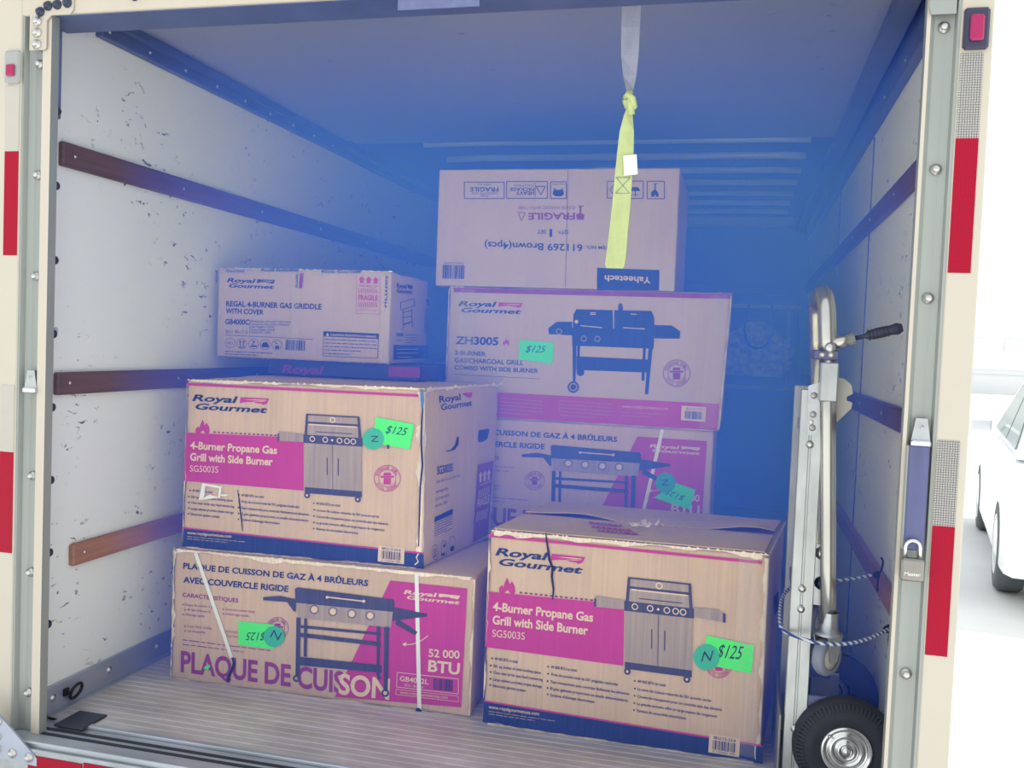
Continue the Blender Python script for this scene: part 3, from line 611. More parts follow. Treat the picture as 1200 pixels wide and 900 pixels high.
def draw_grill(S, A):
    # cabinet gas grill, x 0..1 over the cabinet, y 0..1 from casters to lid
    S.lay = 2
    S.polyA(A, [(-0.48, 0.745), (-0.46, 0.775), (0.0, 0.76), (0.0, 0.665), (-0.48, 0.66)], 'gpic'); S.polyA(A, [(1.0, 0.77), (1.36, 0.77), (1.48, 0.735), (1.48, 0.65), (1.0, 0.675)], 'gpic')
    S.lay = 3; S.polyA(A, [(-0.48, 0.745), (-0.45, 0.745), (-0.45, 0.66), (-0.48, 0.66)], 'gpicd'); S.polyA(A, [(1.44, 0.745), (1.48, 0.735), (1.48, 0.65), (1.44, 0.652)], 'gpicd')
    S.lay = 2; S.polyA(A, [(0.0, 0.12), (1.0, 0.12), (1.0, 0.66), (0.0, 0.66)], 'gpic')
    S.polyA(A, [(0.03, 0.73), (0.97, 0.73), (0.99, 0.96), (0.95, 1.0), (0.05, 1.0), (0.02, 0.96)], 'gpic')
    S.lay = 3
    S.polyA(A, [(0.0, 0.75), (0.05, 0.75), (0.07, 1.0), (0.03, 1.0)], 'gpicd'); S.polyA(A, [(0.93, 1.0), (0.97, 1.0), (1.0, 0.75), (0.95, 0.75)], 'gpicd')
    S.polyA(A, [(0.04, 1.0), (0.96, 1.0), (0.96, 0.985), (0.04, 0.985)], 'gpicd'); S.polyA(A, [(0.06, 0.91), (0.94, 0.91), (0.94, 0.885), (0.06, 0.885)], 'gpicd')
    S.polyA(A, [(0.08, 0.885), (0.92, 0.885), (0.92, 0.87), (0.08, 0.87)], 'cream'); S.polyA(A, [(0.2, 0.80), (0.85, 0.80), (0.85, 0.79), (0.2, 0.79)], 'gpicd')
    S.polyA(A, [(-0.02, 0.755), (1.02, 0.755), (1.02, 0.655), (-0.02, 0.655)], 'gpicd'); S.polyA(A, [(0.0, 0.135), (1.0, 0.135), (1.0, 0.065), (0.0, 0.065)], 'gpicd')
    S.polyA(A, [(0.492, 0.14), (0.5, 0.14), (0.5, 0.65), (0.492, 0.65)], 'gpicd')
    for x in (0.39, 0.585): S.polyA(A, [(x, 0.30), (x+0.018, 0.30), (x+0.018, 0.50), (x, 0.50)], 'gpicd')
    def dsc(cx, cy, rx, m, q=0.0, n=12):
        ry = rx*0.68
        if q == 0: S.raw([A(cx+rx*math.cos(2*PI*i/n), cy+ry*math.sin(2*PI*i/n)) for i in range(n)], [list(range(n))], M[m])
        else: S.raw([A(cx+k*rx*math.cos(2*PI*i/n), cy+k*ry*math.sin(2*PI*i/n)) for k in (1, q) for i in range(n)], [(i, (i+1) % n, n+(i+1) % n, n+i) for i in range(n)], M[m])
    S.lay = 4; dsc(0.5, 0.945, 0.055, 'cream', 0.6)
    for x in (0.14, 0.37, 0.62, 0.75, 0.86): dsc(x, 0.708, 0.05, 'cream', 0.7); 
    dsc(0.49, 0.708, 0.02, 'cream')
    S.lay = 3
    for x in (0.04, 0.93): dsc(x, 0.04, 0.052, 'gpicd'); 
    S.lay = 4
    for x in (0.04, 0.93): dsc(x, 0.04, 0.02, 'cream')

def draw_sg(t, F, src):
    S = Print(F, src); S.quad([(573, 629), (893, 661), (893, 657.5), (573, 625.5)], 'mag', 16, 1); S.done('printed_line', t, 'thin magenta line under the top edge')
    Print(F, src).logo((581, 641), (686, 652), (580, 662)).done('printed_logo', t, 'printed maker logo in navy and magenta')
    S = Print(F, src); S.flame((594.5, 688), 20, 23); S.done('printed_flame', t, 'magenta flame'); S = Print(F, src)
    for i in range(15):
        a = (609+5.9*i, 694.2+0.62*i); S.line(a, (a[0]+3.4, a[1]+0.35), 2.0, 'pur')
    S.done('printed_dashes', t, 'dotted purple line beside the flame', 'stuff')
    S = Print(F, src); S.quad([(568.5, 758), (730.5, 780), (731.7, 708.5), (571.7, 693)], 'mag', 14, 8); o = S.done('printed_panel', t, 'magenta printed panel')
    for tx, p0, p1, p2, bd in (('4-Burner Propane Gas', (577.5, 715), (695, 728.2), (578.2, 705), 2), ('Grill with Side Burner', (577.3, 730.7), (689, 743.6), (577.8, 720.5), 2), ('SG5003S', (577, 745.8), (615, 749.6), (577.3, 737), 0)):
        S = Print(F, src); S.lay = 1; S.text(tx, p0, p1, p2, 'cream', bd); S.done('title_line', o, 'cream title line '+tx)
    S = Print(F, src); c4 = lambda x, y: (400+x/3, 600+y/3); c7 = lambda x, y: (700+x*0.3555, 580+y*0.3555)
    R1 = [('49 000 BTU in total', c4(540, 520), c4(620, 531)), ('501 sq. inches of total cooking space', c4(535, 545), c4(702, 569)), ('Clear view lid for easy food monitoring', c4(535, 568), c4(708, 594)), ('Large cabinet provides ample storage', c4(534, 592), c4(705, 618)), ('Electronic ignition system', c4(533, 614), c4(648, 632)),
          ('49 000 BTU au total', c4(737, 549), c4(828, 561)), ('Área de cocción total de 501 pulgadas cuadradas', c4(737, 574), c4(972, 610)), ('Tapa transparente para controlar fácilmente los alimentos', c4(735, 600), c4(1012, 643)), ('El gran gabinete proporciona un amplio almacenamiento', c4(735, 624), c4(1008, 667)), ("Système d'allumage électronique", c4(735, 647), c4(890, 671)),
          ('49 000 BTU en total', c7(133, 618), c7(225, 631)), ('La zone de cuisson mesurée de 501 pouces carrés', c7(133, 643), c7(375, 682)), ('Couvercle transparent pour un contrôle aisé des aliments', c7(132, 667), c7(410, 712)), ('La grande armoire offre un large espace de rangement', c7(131, 691), c7(395, 734)), ('Sistema de encendido electrónico', c7(130, 714), c7(292, 740))]
    for tx, a, b_ in R1:
        S.text(tx, a, b_, (a[0]+0.15, a[1]-3.5), 'navy', 3); S.disc((a[0]-3.2, a[1]-2.0), 1.1, 'navy', 6)
    S.done('printed_bullets', t, 'three columns of small navy bullet text', 'stuff')
    S = Print(F, src); S.quad([(565.5, 846), (893.5, 894.5), (893.5, 874.5), (567, 822)], 'navy', 16, 3); S.lay = 1; S.quad([(567, 822), (893.5, 875), (893.5, 872.8), (567, 820.2)], 'mag', 16, 1)
    o = S.done('printed_band', t, 'navy bottom band'); S = Print(F, src); S.lay = 2; S.text('www.royalgourmetusa.com', (573, 829.6), (632, 838), (573.2, 825.5), 'cream', 3); S.done('web_address', o, 'cream web address'); S = Print(F, src); S.lay = 2; S.lines((573, 833), (650, 844.5), (-0.2, 3.0), 2, 0.9, 'gpic', 5); S.done('small_print', o, None, 'stuff')
    S = Print(F, src); S.lay = 2; A = S.aff((830, 881), (866, 887), (831.5, 859.2)); S.polyA(A, [(0, 0), (1, 0), (1, 1), (0, 1)], 'cream'); S.lay = 3; S.textA(A, 'SKU:13-23-0', 0.14, 0.86, 0.76, 0.92, 'navy', 1); S.barcode(A, 0.13, 0.88, 0.2, 0.7, 'navy'); S.textA(A, '0 123456 789', 0.14, 0.86, 0.05, 0.16, 'navy', 0)
    S.done('barcode_label', o, 'cream barcode label', 'stuff')
    S = Print(F, src); A = S.aff((732.2, 790.5), (810.5, 801), (733.8, 675.6)); draw_grill(S, A); S.done('printed_grill', t, 'picture of a cabinet gas grill')

def crack(F, t, pts, w, name='crack', m='gap'):
    S = Print(F); S.lay = 4; L = []; Rr = []
    for i, (x, y) in enumerate(pts):
        k = w*(0.35+0.65*math.sin(PI*(i+0.3)/len(pts))); L.append((x-k/2, y)); Rr.append((x+k/2, y))
    for i in range(len(pts)-1): S.poly([L[i], Rr[i], Rr[i+1], L[i+1]], m)
    S.done(name, t, 'dark split in the cardboard')

# --- front right grill carton
cB7 = [(0.056, 0.485, 0), (0.876, 0.480, 0), (0.935, 1.045, 0), (0.108, 1.066, 0), (0.054, 0.485, 0.598), (0.872, 0.485, 0.60), (0.942, 1.042, 0.598), (0.115, 1.064, 0.596)]
tB7, F7 = carton('grill_carton', cB7, 'worn grill carton on the truck floor, right beside the hand truck', 'kraft', 1, 0.012, 0.007)
draw_sg(tB7, F7['front'], F7['front'])
Print(F7['front']).stamp((842.5, 779), 15.5).done('printed_stamp', tB7, 'round magenta stamp')
c7 = lambda x, y: (700+x*0.3555, 580+y*0.3555)
sticker(F7['front'], tB7, [c7(349, 556), c7(508, 587), c7(517, 495), c7(360, 462)], (c7(392, 533), c7(470, 541), c7(398, 488)), c7(360, 533), 15.3, (c7(342, 548), c7(374, 545), c7(352, 512)))
crack(F7['front'], tB7, [(640, 624), (641, 634), (643, 645), (644, 655), (648, 665), (647, 675), (649, 690), (648, 702)], 3.0)
frayed_edge(tB7, cB7[4], cB7[5], 46, 0.010, 3); frayed_edge(tB7, cB7[0], cB7[1], 40, 0.008, 5, Vector((0, 0, 0.2))); frayed_edge(tB7, Vector(cB7[5])+Vector((0, 0, -0.01)), cB7[6], 24, 0.008, 6, out=Vector((1, 0, 0)))
S = Print(F7['front']); S.lay = 3; S.quad([(866, 884), (886, 888), (888, 655), (866, 652)], 'tape', 3, 12); S.done('packing_tape', tB7, 'strip of clear packing tape')
# top flaps and their seam
def flap(t, F, v0, v1, lift):
    b = MB(); n = 16; vs = []
    for j, v in enumerate((v0, v1)):
        for i in range(n+1):
            u = 0.015+0.97*i/n; w = lift*(0.5+noise.noise(Vector((u*5, v*9, lift*100))))*(1 if j == (1 if v1 < 0.6 else 0) else 0.1)
            vs.append(F.at(u, v, 0.0015+max(0, w)))
    k = len(vs); vs += [p+F.n*0.004 for p in vs]
    fs = [(i, i+1, n+2+i, n+1+i) for i in range(n)]; fs += [tuple(k+q for q in f) for f in fs]
    fs += [(i, i+1, k+i+1, k+i) for i in range(n)]+[(n+1+i, n+2+i, k+n+2+i, k+n+1+i) for i in range(n)]+[(0, n+1, k+n+1, k), (n, 2*n+1, k+2*n+1, k+n)]
    b.add(vs, fs, M['kraft']); return b.build('top_flap', t)
flap(tB7, F7['top'], 0.015, 0.488, 0.0008); flap(tB7, F7['top'], 0.512, 0.985, 0.020)
S = Print(F7['top']); S.raw([(0.02, 0.484), (0.98, 0.484), (0.98, 0.519), (0.02, 0.519)], [(0, 1, 2, 3)], M['gap']); S.done('seam_gap', tB7, 'dark gap between the top flaps')
S = Print(F7['top']); S.lay = 16; S.quad([(614, 600), (905, 621), (908, 617), (618, 595)], 'tape', 12, 1); S.done('packing_tape', tB7, 'clear tape along the top seam')
S = Print(F7['top']); S.lay = 14
for k, (a, b_) in enumerate((((690, 616), (745, 622)), ((693, 620.5), (760, 627.5)), ((700, 625), (768, 631.5)))): S.lines(a, b_, (0, 0), 1, 1.6, 'mag', k+2)
S.done('printed_warning', tB7, 'faded magenta print on the top flap', 'stuff')
b = MB(); rnd = random.Random(4)
for k in range(26):
    u = 0.47+0.10*rnd.random(); v = 0.36+0.10*rnd.random(); p = F7['top'].at(u, v, 0.008); q = Vector((rnd.uniform(-1, 1), rnd.uniform(-1, 1), rnd.uniform(0.2, 1.0)))*0.02
    b.add([p, p+Vector((0.014, 0.003, 0)), p+q], [(0, 1, 2)], M['kraftw'])
b.build('torn_patch', tB7, 'crumpled torn patch on the top')
S = Print(F7['right']); S.poly([(906, 700), (911, 692), (912, 712), (907, 722)], 'gap'); S.done('hand_hole', tB7, 'torn hand hole')

for e_, d_, k_ in (('top', 0.016, 2), ('right', 0.02, 5), ('bottom', 0.010, 7), ('left', 0.008, 8)): worn(F7['front'], tB7, e_, 0.02, 0.98, d_, k_)
worn(F7['right'], tB7, 'left', 0.02, 0.98, 0.02, 9); worn(F7['right'], tB7, 'top', 0.03, 0.97, 0.012, 10)

# --- lower left griddle carton and its twin deeper in
def draw_plaque(t, F, src):
    c1 = lambda x, y: (190+x*0.2, 630+y*0.2); c2 = lambda x, y: (390+x*0.2334, 640+y*0.2334)
    S = Print(F, src); S.text('PLAQUE DE CUISSON DE GAZ À 4 BRÛLEURS', c1(125, 180), c2(178, 200), c1(127, 146), 'navy', 2); S.done('title_line', t, 'upper line of the navy French title'); S = Print(F, src); S.text('AVEC COUVERCLE RIGIDE', c1(125, 262), c1(740, 318), c1(127, 227), 'navy', 2); S.done('title_line', t, 'lower line of the navy French title')
    S = Print(F, src); S.text('CARACTÉRISTIQUES', c1(120, 345), c1(447, 380), c1(122, 321), 'pur', 1)
    for tx, a, b_ in (('Plaque de cuisson à gaz', (135, 398), (310, 413)), ('4 brûleurs', (148, 428), (285, 440)), ('Allumage rapide', (135, 455), (250, 466)), ('Zone de cuisson large', (372, 425), (545, 440)), ('Démarrage rapide', (372, 452), (510, 465)), ('4 mm Thick Griddle', (148, 525), (292, 538)), ('Lid Assembly', (148, 552), (255, 562)), ('Large Cooking Area', (372, 552), (455, 562)), ('Fast Start', (380, 580), (450, 588))):
        S.text(tx, c1(*a), c1(*b_), c1(a[0], a[1]-15), 'pur', 0); S.disc(c1(a[0]-12, a[1]-6), 0.9, 'pur', 6)
    S.lines(c1(120, 598), c1(635, 662), (0.1, 5.2), 2, 1.0, 'pur', 8); S.done('printed_features', t, 'small purple feature list', 'stuff')
    S = Print(F, src); S.stamp(c1(678, 530), 13, 'pur'); S.done('printed_stamp', t, 'round stamp')
    S = Print(F, src); S.text('PLAQUE DE CUISSON', c1(110, 782), c2(285, 768), c1(112, 660), 'pur', 2); S.done('printed_slogan', t, 'large distressed purple lettering')
    S = Print(F, src); S.lay = 1; S.quad([c2(12, 755), c2(645, 808), c2(676, 212), c2(290, 172)], 'mag', 14, 12); o = S.done('printed_panel', t, 'slanted magenta panel'); S = Print(F, src); S.lay = 2
    S.logo(c2(355, 216), c2(640, 246), c2(362, 264), 'cream', 'cream'); S.done('printed_logo', o, 'cream maker logo'); S = Print(F, src); S.lay = 2
    S.text('52 000', c2(483, 553), c2(638, 563), c2(483, 513), 'cream', 1); S.done('heat_number', o, 'cream number 52 000'); S = Print(F, src); S.lay = 2; S.text('BTU', c2(480, 625), c2(638, 643), c2(483, 568), 'cream', 2); S.done('heat_unit', o, 'cream letters BTU'); S = Print(F, src); S.lay = 2
    S.rect([c2(322, 705), c2(632, 740), c2(632, 665), c2(325, 632)], 0.7, 'cream'); S.text('GB4002L', c2(338, 674), c2(482, 692), c2(339, 649), 'cream', 1); S.text('SKU: 18-17-0', c2(360, 700), c2(455, 712), c2(361, 688), 'cream', 0)
    A = S.aff(c2(507, 718), c2(605, 728), c2(508, 662)); S.barcode(A, 0, 1, 0, 1, 'navy', 5)
    S.text('www.royalgourmetcorp.com', c2(340, 738), c2(578, 765), c2(341, 722), 'cream', 0); S.rect([c2(318, 742), c2(632, 780), c2(632, 752), c2(320, 716)], 0.5, 'cream')
    pts = [c2(360+12*i, 492+4*math.sin(i*0.3)-0.5*i*i*0.9) for i in range(11)]
    for i in range(10): S.line(pts[i], pts[i+1], 1.0, 'cream')
    S.poly([c2(350, 490), c2(372, 480), c2(368, 502)], 'cream')
    S.done('model_label', o, 'model number, barcode and web address', 'stuff')
    S = Print(F, src); S.lay = 3; S.text('SON', c2(30, 737), c2(285, 766), c2(35, 635), 'cream', 2); S.done('printed_letters', t, 'cream letters crossing the magenta panel')
    S = Print(F, src); S.lay = 4; D = 'gpicd'
    S.poly([(346, 690), (349, 688), (461, 702), (463, 705), (462, 717), (347, 706)], D)
    S.poly([(348, 706), (461, 716.5), (459, 735), (350, 723)], 'gpic'); S.poly([(309, 699.5), (329, 698), (347, 702), (347, 706), (309, 703)], D); S.poly([(337, 705), (347, 706), (347, 717), (344, 715)], D)
    S.poly([(462, 711), (501, 719), (501, 722), (460, 727)], D); S.poly([(466, 724), (490, 740), (487, 744), (464, 731)], D)
    for q in ([(348, 723), (353, 723.5), (352, 791), (347, 791)], [(357, 724), (360.5, 724.5), (360, 769), (356.5, 769)], [(450.5, 733), (456.5, 733.5), (455, 808), (450, 808)], [(442, 733), (446, 733), (445.5, 792), (442, 792)],
              [(353, 732), (447, 741), (447, 744), (353, 735.5)], [(352, 741), (447, 752), (447, 757), (352, 746)], [(350, 769), (448, 779), (448, 788), (350, 779)]): S.poly(q, D)
    S.disc((348, 794.5), 4.2, D, 12, 2.2); S.disc((452, 811.5), 4.8, D, 12, 2.4); S.disc((445, 793.5), 2.4, D, 10)
    S.lay = 5; S.poly([(384, 698.5), (428, 703.5), (428, 705), (384, 700)], 'cream'); S.disc((384, 699.5), 1.8, 'cream', 8); S.disc((427, 704), 1.8, 'cream', 8)
    for c in ((369, 713.8), (390.8, 716.2), (413, 718.8), (434.5, 721)): S.disc(c, 5.4, 'gpicd', 14, 4.6); S.disc(c, 3.6, 'cream', 12)
    S.done('printed_griddle', t, 'picture of a flat-top griddle')
cP1 = corners(-1.03, 0.488, 0, 0.027, 1.038, 0.55, 0.439)
tP1, FP = carton('griddle_carton', cP1, 'griddle carton on the truck floor under the left grill carton', 'kraft', 2, 0.010, 0.006)
draw_plaque(tP1, FP['front'], FP['front'])
c1 = lambda x, y: (190+x*0.2, 630+y*0.2)
sticker(FP['front'], tP1, [c1(450, 627), c1(655, 652), c1(660, 508), c1(450, 488)], (c1(612, 556), c1(505, 553), c1(610, 604)), c1(660, 577), 12.2, (c1(635, 580), c1(685, 598), c1(660, 535)))
strap_band(FP['front'], tP1, (230, 648), (272, 770), 4.2); strap_band(FP['front'], tP1, (488.5, 671), (492, 831), 4.6)
crack(FP['front'], tP1, [(273, 770), (275, 776), (274, 782), (270, 790), (267, 799)], 3.6, 'crushed_dent')
crack(FP['front'], tP1, [(490, 829), (491, 832), (491, 835)], 7, 'crushed_dent')
S = Print(FP['front']); S.lay = 3; S.poly([c1(245, 765), c1(262, 748), c1(282, 742), c1(285, 755), c1(270, 772)], 'green'); S.done('sticker_scrap', tP1, 'scrap of green sticker')
frayed_edge(tP1, cP1[4], cP1[5], 40, 0.010, 13); frayed_edge(tP1, cP1[0], cP1[4], 14, 0.006, 14, Vector((-0.6, 0, 0)))
for e_, d_, k_ in (('top', 0.015, 22), ('right', 0.010, 25), ('bottom', 0.007, 27), ('left', 0.014, 28)): worn(FP['front'], tP1, e_, 0.015, 0.985, d_, k_)
cP3 = corners(-0.348, 1.20, 0, 0, 1.038, 0.55, 0.438)
tP3, FP3 = carton('griddle_carton', cP3, 'griddle carton on the floor at the bottom of the rear stack', 'kraft', 8, 0.010, 0.004); draw_plaque(tP3, FP3['front'], FP['front'])
cP2 = corners(-0.35, 1.20, 0.4385, 0, 1.038, 0.55, 0.4385)
tP2, FP2 = carton('griddle_carton', cP2, 'griddle carton with slanted white strap, below the charcoal grill carton', 'kraft', 3, 0.009, 0.004)
draw_plaque(tP2, FP2['front'], FP['front'])
cz = lambda x, y: (560+x*0.25, 470+y*0.25)
sticker(FP2['front'], tP2, [cz(826, 452), cz(992, 508), cz(1020, 415), cz(925, 383)], (cz(975, 447), cz(895, 415), cz(962, 470)), cz(880, 382), 11.8, (cz(858, 368), cz(862, 396), cz(895, 366)))
strap_band(FP2['front'], tP2, (776.5, 503), (752, 608), 4.0)

# --- charcoal and gas combo carton on top of it
cB5 = [(-0.336, 1.2, 0.878), (0.706, 1.203, 0.878), (0.706, 1.75, 0.878), (-0.344, 1.75, 0.878), (-0.336, 1.2, 1.376), (0.727, 1.203, 1.378), (0.722, 1.76, 1.376), (-0.34, 1.755, 1.376)]
tB5, F5 = carton('combo_grill_carton', cB5, 'gas and charcoal combo grill carton with purple bottom band', 'kraft2', 4, 0.010, 0.006)
cz = lambda x, y: (510+x*0.3, 330+y*0.3); f = F5['front']
S = Print(f); q = [f.flat(0.02, 0.955), f.flat(0.995, 0.955), f.flat(0.995, 0.99), f.flat(0.02, 0.99)]; S.quad([proj(p) for p in q], 'pur', 16, 1)
q = [f.flat(0.01, 0.01), f.flat(0.99, 0.01), f.flat(0.99, 0.20), f.flat(0.01, 0.20)]; S.quad([proj(p) for p in q], 'mag', 16, 4); o = S.done('printed_band', tB5, 'purple bands along top and bottom', 'stuff'); S = Print(f); S.lay = 1
S.lines(cz(255, 455), cz(420, 468), (0, 4.2), 5, 0.8, 'gpic', 3); S.lines(cz(490, 465), cz(690, 480), (0, 4.2), 5, 0.8, 'gpic', 4); S.text('www.royalgourmetusa.com', cz(730, 492), cz(910, 502), cz(730, 479), 'cream', 0); S.lines(cz(730, 510), cz(900, 520), (0, 4), 2, 0.7, 'gpic', 6)
S.line(cz(487, 465), cz(484, 515), 0.5, 'gpic')
A = S.aff(cz(960, 541), cz(1055, 548), cz(963, 484)); S.polyA(A, [(0, 0), (1, 0), (1, 1), (0, 1)], 'cream'); S.lay = 2; S.textA(A, 'SKU:13-77-0', 0.18, 0.85, 0.74, 0.9, 'navy', 0); S.barcode(A, 0.15, 0.88, 0.14, 0.66, 'navy', 9); S.done('barcode_label', o, 'cream barcode label and small print', 'stuff')
Print(f).logo(cz(92, 74), cz(343, 82), cz(90, 120)).done('printed_logo', tB5, 'printed maker logo in navy and purple')
S = Print(f); S.text('ZH3005', cz(80, 243), cz(246, 248), cz(82, 213), 'navy', 2); S.flame(cz(277, 236), 8, 9)
S.done('model_number', tB5, 'navy model number ZH3005 with a small flame', 'stuff'); S = Print(f); S.text('2-BURNER', cz(77, 285), cz(198, 291), cz(77, 268), 'navy', 1); S.text('GAS/CHARCOAL GRILL', cz(77, 315), cz(345, 326), cz(77, 297), 'navy', 1); S.text('COMBO WITH SIDE BURNER', cz(76, 343), cz(402, 357), cz(76, 326), 'navy', 1); S.line(cz(76, 362), cz(410, 380), 0.5, 'navy', 4); S.done('printed_title', tB5, 'three navy title lines', 'stuff')
S = Print(f); S.stamp(cz(943, 358), 16, 'pur'); S.done('printed_stamp', tB5)
S = Print(f); S.lay = 2; K = 'navy'
for q in ([(538, 185), (540, 130), (552, 108), (693, 112), (695, 185)], [(700, 185), (700, 112), (845, 115), (855, 140), (857, 188)], [(716, 114), (715, 95), (719, 85), (728, 85), (733, 95), (733, 114)], [(534, 180), (858, 188), (853, 262), (536, 250)],
          [(442, 182), (475, 157), (535, 157), (535, 210), (445, 205)], [(857, 170), (925, 172), (958, 195), (955, 223), (857, 222)], [(537, 248), (552, 248), (548, 405), (538, 405)], [(556, 248), (566, 248), (562, 360), (554, 360)], [(834, 258), (849, 258), (832, 440), (819, 440)], [(812, 258), (823, 258), (817, 387), (806, 387)], [(552, 292), (836, 305), (830, 355), (552, 345)]): S.poly([cz(*p) for p in q], K)
S.disc(cz(540, 412), 6.8, K, 16); S.disc(cz(568, 354), 4.5, K, 14); S.lay = 3
S.disc(cz(540, 412), 5.0, 'gpic', 14, 3.4)
for a, b_ in (((568, 172), (652, 180)), ((735, 180), (820, 185)), ((606, 122), (628, 122)), ((764, 127), (788, 128)), ((606, 128), (628, 128))): S.line(cz(*a), cz(*b_), 0.9, 'cream')
S.disc(cz(552, 157), 2.2, 'cream', 8)
for c in ((484, 195), (581, 223), (634, 224)): S.disc(cz(*c), 3.6, 'gpic', 12, 2.6)
S.done('printed_grill', tB5, 'navy picture of a combo grill with chimney')
sticker(f, tB5, [cz(326, 303), cz(457, 320), cz(465, 240), cz(332, 227)], (cz(352, 275), cz(424, 277), cz(356, 248)))
frayed_edge(tB5, Vector(cB5[5])+Vector((-0.05, 0, 0)), Vector(cB5[5])+Vector((0.0, 0.05, 0)), 10, 0.016, 21); frayed_edge(tB5, Vector(cB5[4]), Vector(cB5[4])+Vector((0.06, 0, 0)), 8, 0.014, 22)
S = Print(f); S.lay = 3; q = [f.flat(0.045, 0.02), f.flat(0.10, 0.02), f.flat(0.10, 0.98), f.flat(0.045, 0.98)]; S.quad([proj(p) for p in q], 'tape', 2, 10); S.done('packing_tape', tB5, 'strip of clear packing tape')
S = Print(f); S.lay = 3; q = [f.flat(0.93, 0.02), f.flat(0.985, 0.02), f.flat(0.985, 0.98), f.flat(0.93, 0.98)]; S.quad([proj(p) for p in q], 'tape', 2, 10); S.done('packing_tape', tB5, 'strip of clear packing tape')

worn(F5['front'], tB5, 'bottom', 0.02, 0.98, 0.006, 31); worn(F5['front'], tB5, 'left', 0.02, 0.98, 0.010, 32); worn(F5['front'], tB5, 'right', 0.02, 0.98, 0.010, 33)

# --- upside-down furniture carton on top of the rear stack
cB6 = corners(-0.394, 1.205, 1.378, -0.002, 0.917, 0.52, 0.446)
tB6, F6 = carton('furniture_carton', cB6, 'plain upside-down carton at the top of the rear stack', 'kraft2', 5, 0.006, 0.003)
cz = lambda x, y: (500+x*0.26667, 180+y*0.26667); f = F6['front']
S = Print(f); S.text('FRAGILE', cz(652, 261), cz(446, 262), cz(652, 291), 'pur', 2); S.text('PLEASE HANDLE WITH CARE', cz(652, 231), cz(402, 231), cz(652, 246), 'pur', 0)
S.done('printed_warning', tB6, 'upside-down purple fragile print', 'stuff'); S = Print(f); S.poly([cz(690, 292), cz(660, 290), cz(657, 268), cz(672, 262), cz(672, 235), cz(666, 233), cz(666, 229), cz(690, 229), cz(690, 233), cz(680, 235), cz(680, 262), cz(694, 270)], 'pur'); S.rect([cz(402, 258), cz(434, 260), cz(418, 294), cz(417, 294)], 0.9, 'pur'); S.done('printed_glass', tB6, 'purple wine glass and triangle symbols', 'stuff')
S = Print(f); S.text('QTY:', cz(622, 338), cz(575, 338), cz(622, 354), 'navy', 1); S.text('1', cz(552, 333), cz(540, 333), cz(552, 367), 'navy', 2); S.text('SET', cz(525, 336), cz(487, 336), cz(525, 352), 'navy', 1)
S.text('ITEM NO.:', cz(805, 407), cz(697, 405), cz(805, 422), 'navy', 1); S.text('611269 Brown(4pcs)', cz(685, 400), cz(255, 388), cz(685, 431), 'navy', 1); S.done('printed_item_text', tB6, 'upside-down navy item number', 'stuff')
S = Print(f)
for x0, x1, y0, y1 in ((166, 341, 126, 198), (352, 531, 123, 197), (545, 614, 124, 198), (794, 858, 122, 196), (880, 952, 121, 198), (969, 1045, 122, 199)):
    S.rect([cz(x0, y1), cz(x1, y1), cz(x1, y0), cz(x0, y0)], 0.9, 'navy')
S.text('FRAGILE', cz(316, 148), cz(190, 148), cz(316, 168), 'navy', 1); S.text('PLEASE', cz(270, 182), cz(238, 182), cz(270, 190), 'navy', 0); S.text('HANDLE WITH CARE', cz(312, 171), cz(198, 171), cz(312, 180), 'navy', 0); S.text('THANK YOU', cz(285, 132), cz(225, 132), cz(285, 140), 'navy', 0)
S.text('HEAVY', cz(474, 166), cz(392, 166), cz(474, 183), 'navy', 1); S.text('PACKAGE', cz(474, 150), cz(366, 150), cz(474, 165), 'navy', 1); S.text('CAUTION', cz(470, 136), cz(385, 136), cz(470, 145), 'navy', 0)
S.rect([cz(482, 144), cz(522, 144), cz(503, 180), cz(502, 180)], 0.9, 'navy'); S.line(cz(478, 130), cz(478, 190), 0.5, 'navy'); S.text('CAUTION', cz(608, 130), cz(553, 130), cz(608, 138), 'navy', 0)
S.poly([cz(558, 160), cz(600, 160), cz(604, 178), cz(592, 188), cz(566, 188), cz(554, 178)], 'navy'); S.poly([cz(556, 150), cz(570, 158), cz(562, 160)], 'navy'); S.poly([cz(602, 150), cz(588, 158), cz(596, 160)], 'navy')
S.poly([cz(988, 190), cz(986, 172), cz(998, 160), cz(1002, 160), cz(1002, 136), cz(994, 132), cz(1016, 132), cz(1007, 136), cz(1007, 160), cz(1018, 172), cz(1020, 190), cz(1008, 190), cz(1004, 178), cz(1000, 190)], 'navy')
S.poly([cz(895, 165), cz(940, 165), cz(930, 148), cz(905, 148)], 'navy'); S.line(cz(917, 165), cz(917, 190), 0.9, 'navy'); S.line(cz(898, 182), cz(936, 182), 0.5, 'navy')
S.rect([cz(805, 160), cz(825, 185), cz(845, 160), cz(825, 135)], 0.8, 'navy')
A = S.aff(cz(70, 549), cz(165, 551), cz(72, 489)); S.barcode(A, 0, 1, 0, 1, 'navy', 12); S.text('X0012345', cz(165, 478), cz(77, 477), cz(165, 486), 'navy', 0); S.done('printed_symbols', tB6, 'row of boxed handling symbols', 'stuff')
S = Print(f); S.quad([cz(748, 597), cz(1021, 602), cz(1023, 512), cz(749, 502)], 'navy', 8, 4); o = S.done('printed_block', tB6, 'navy block'); S = Print(f); S.lay = 2; S.text('Yaheetech', cz(985, 544), cz(783, 535), cz(985, 572), 'cream', 1); S.done('printed_logo', o, 'upside-down cream maker name')
S = Print(f); S.lay = 1; S.line(cz(622, 70), cz(610, 590), 0.5, 'gap', 8); S.done('crease', tB6)
S = Print(f); S.lay = 3; S.quad([cz(735, 160), cz(832, 160), cz(838, 58), cz(742, 56)], 'tape', 3, 3); S.done('packing_tape', tB6, 'patch of clear tape')
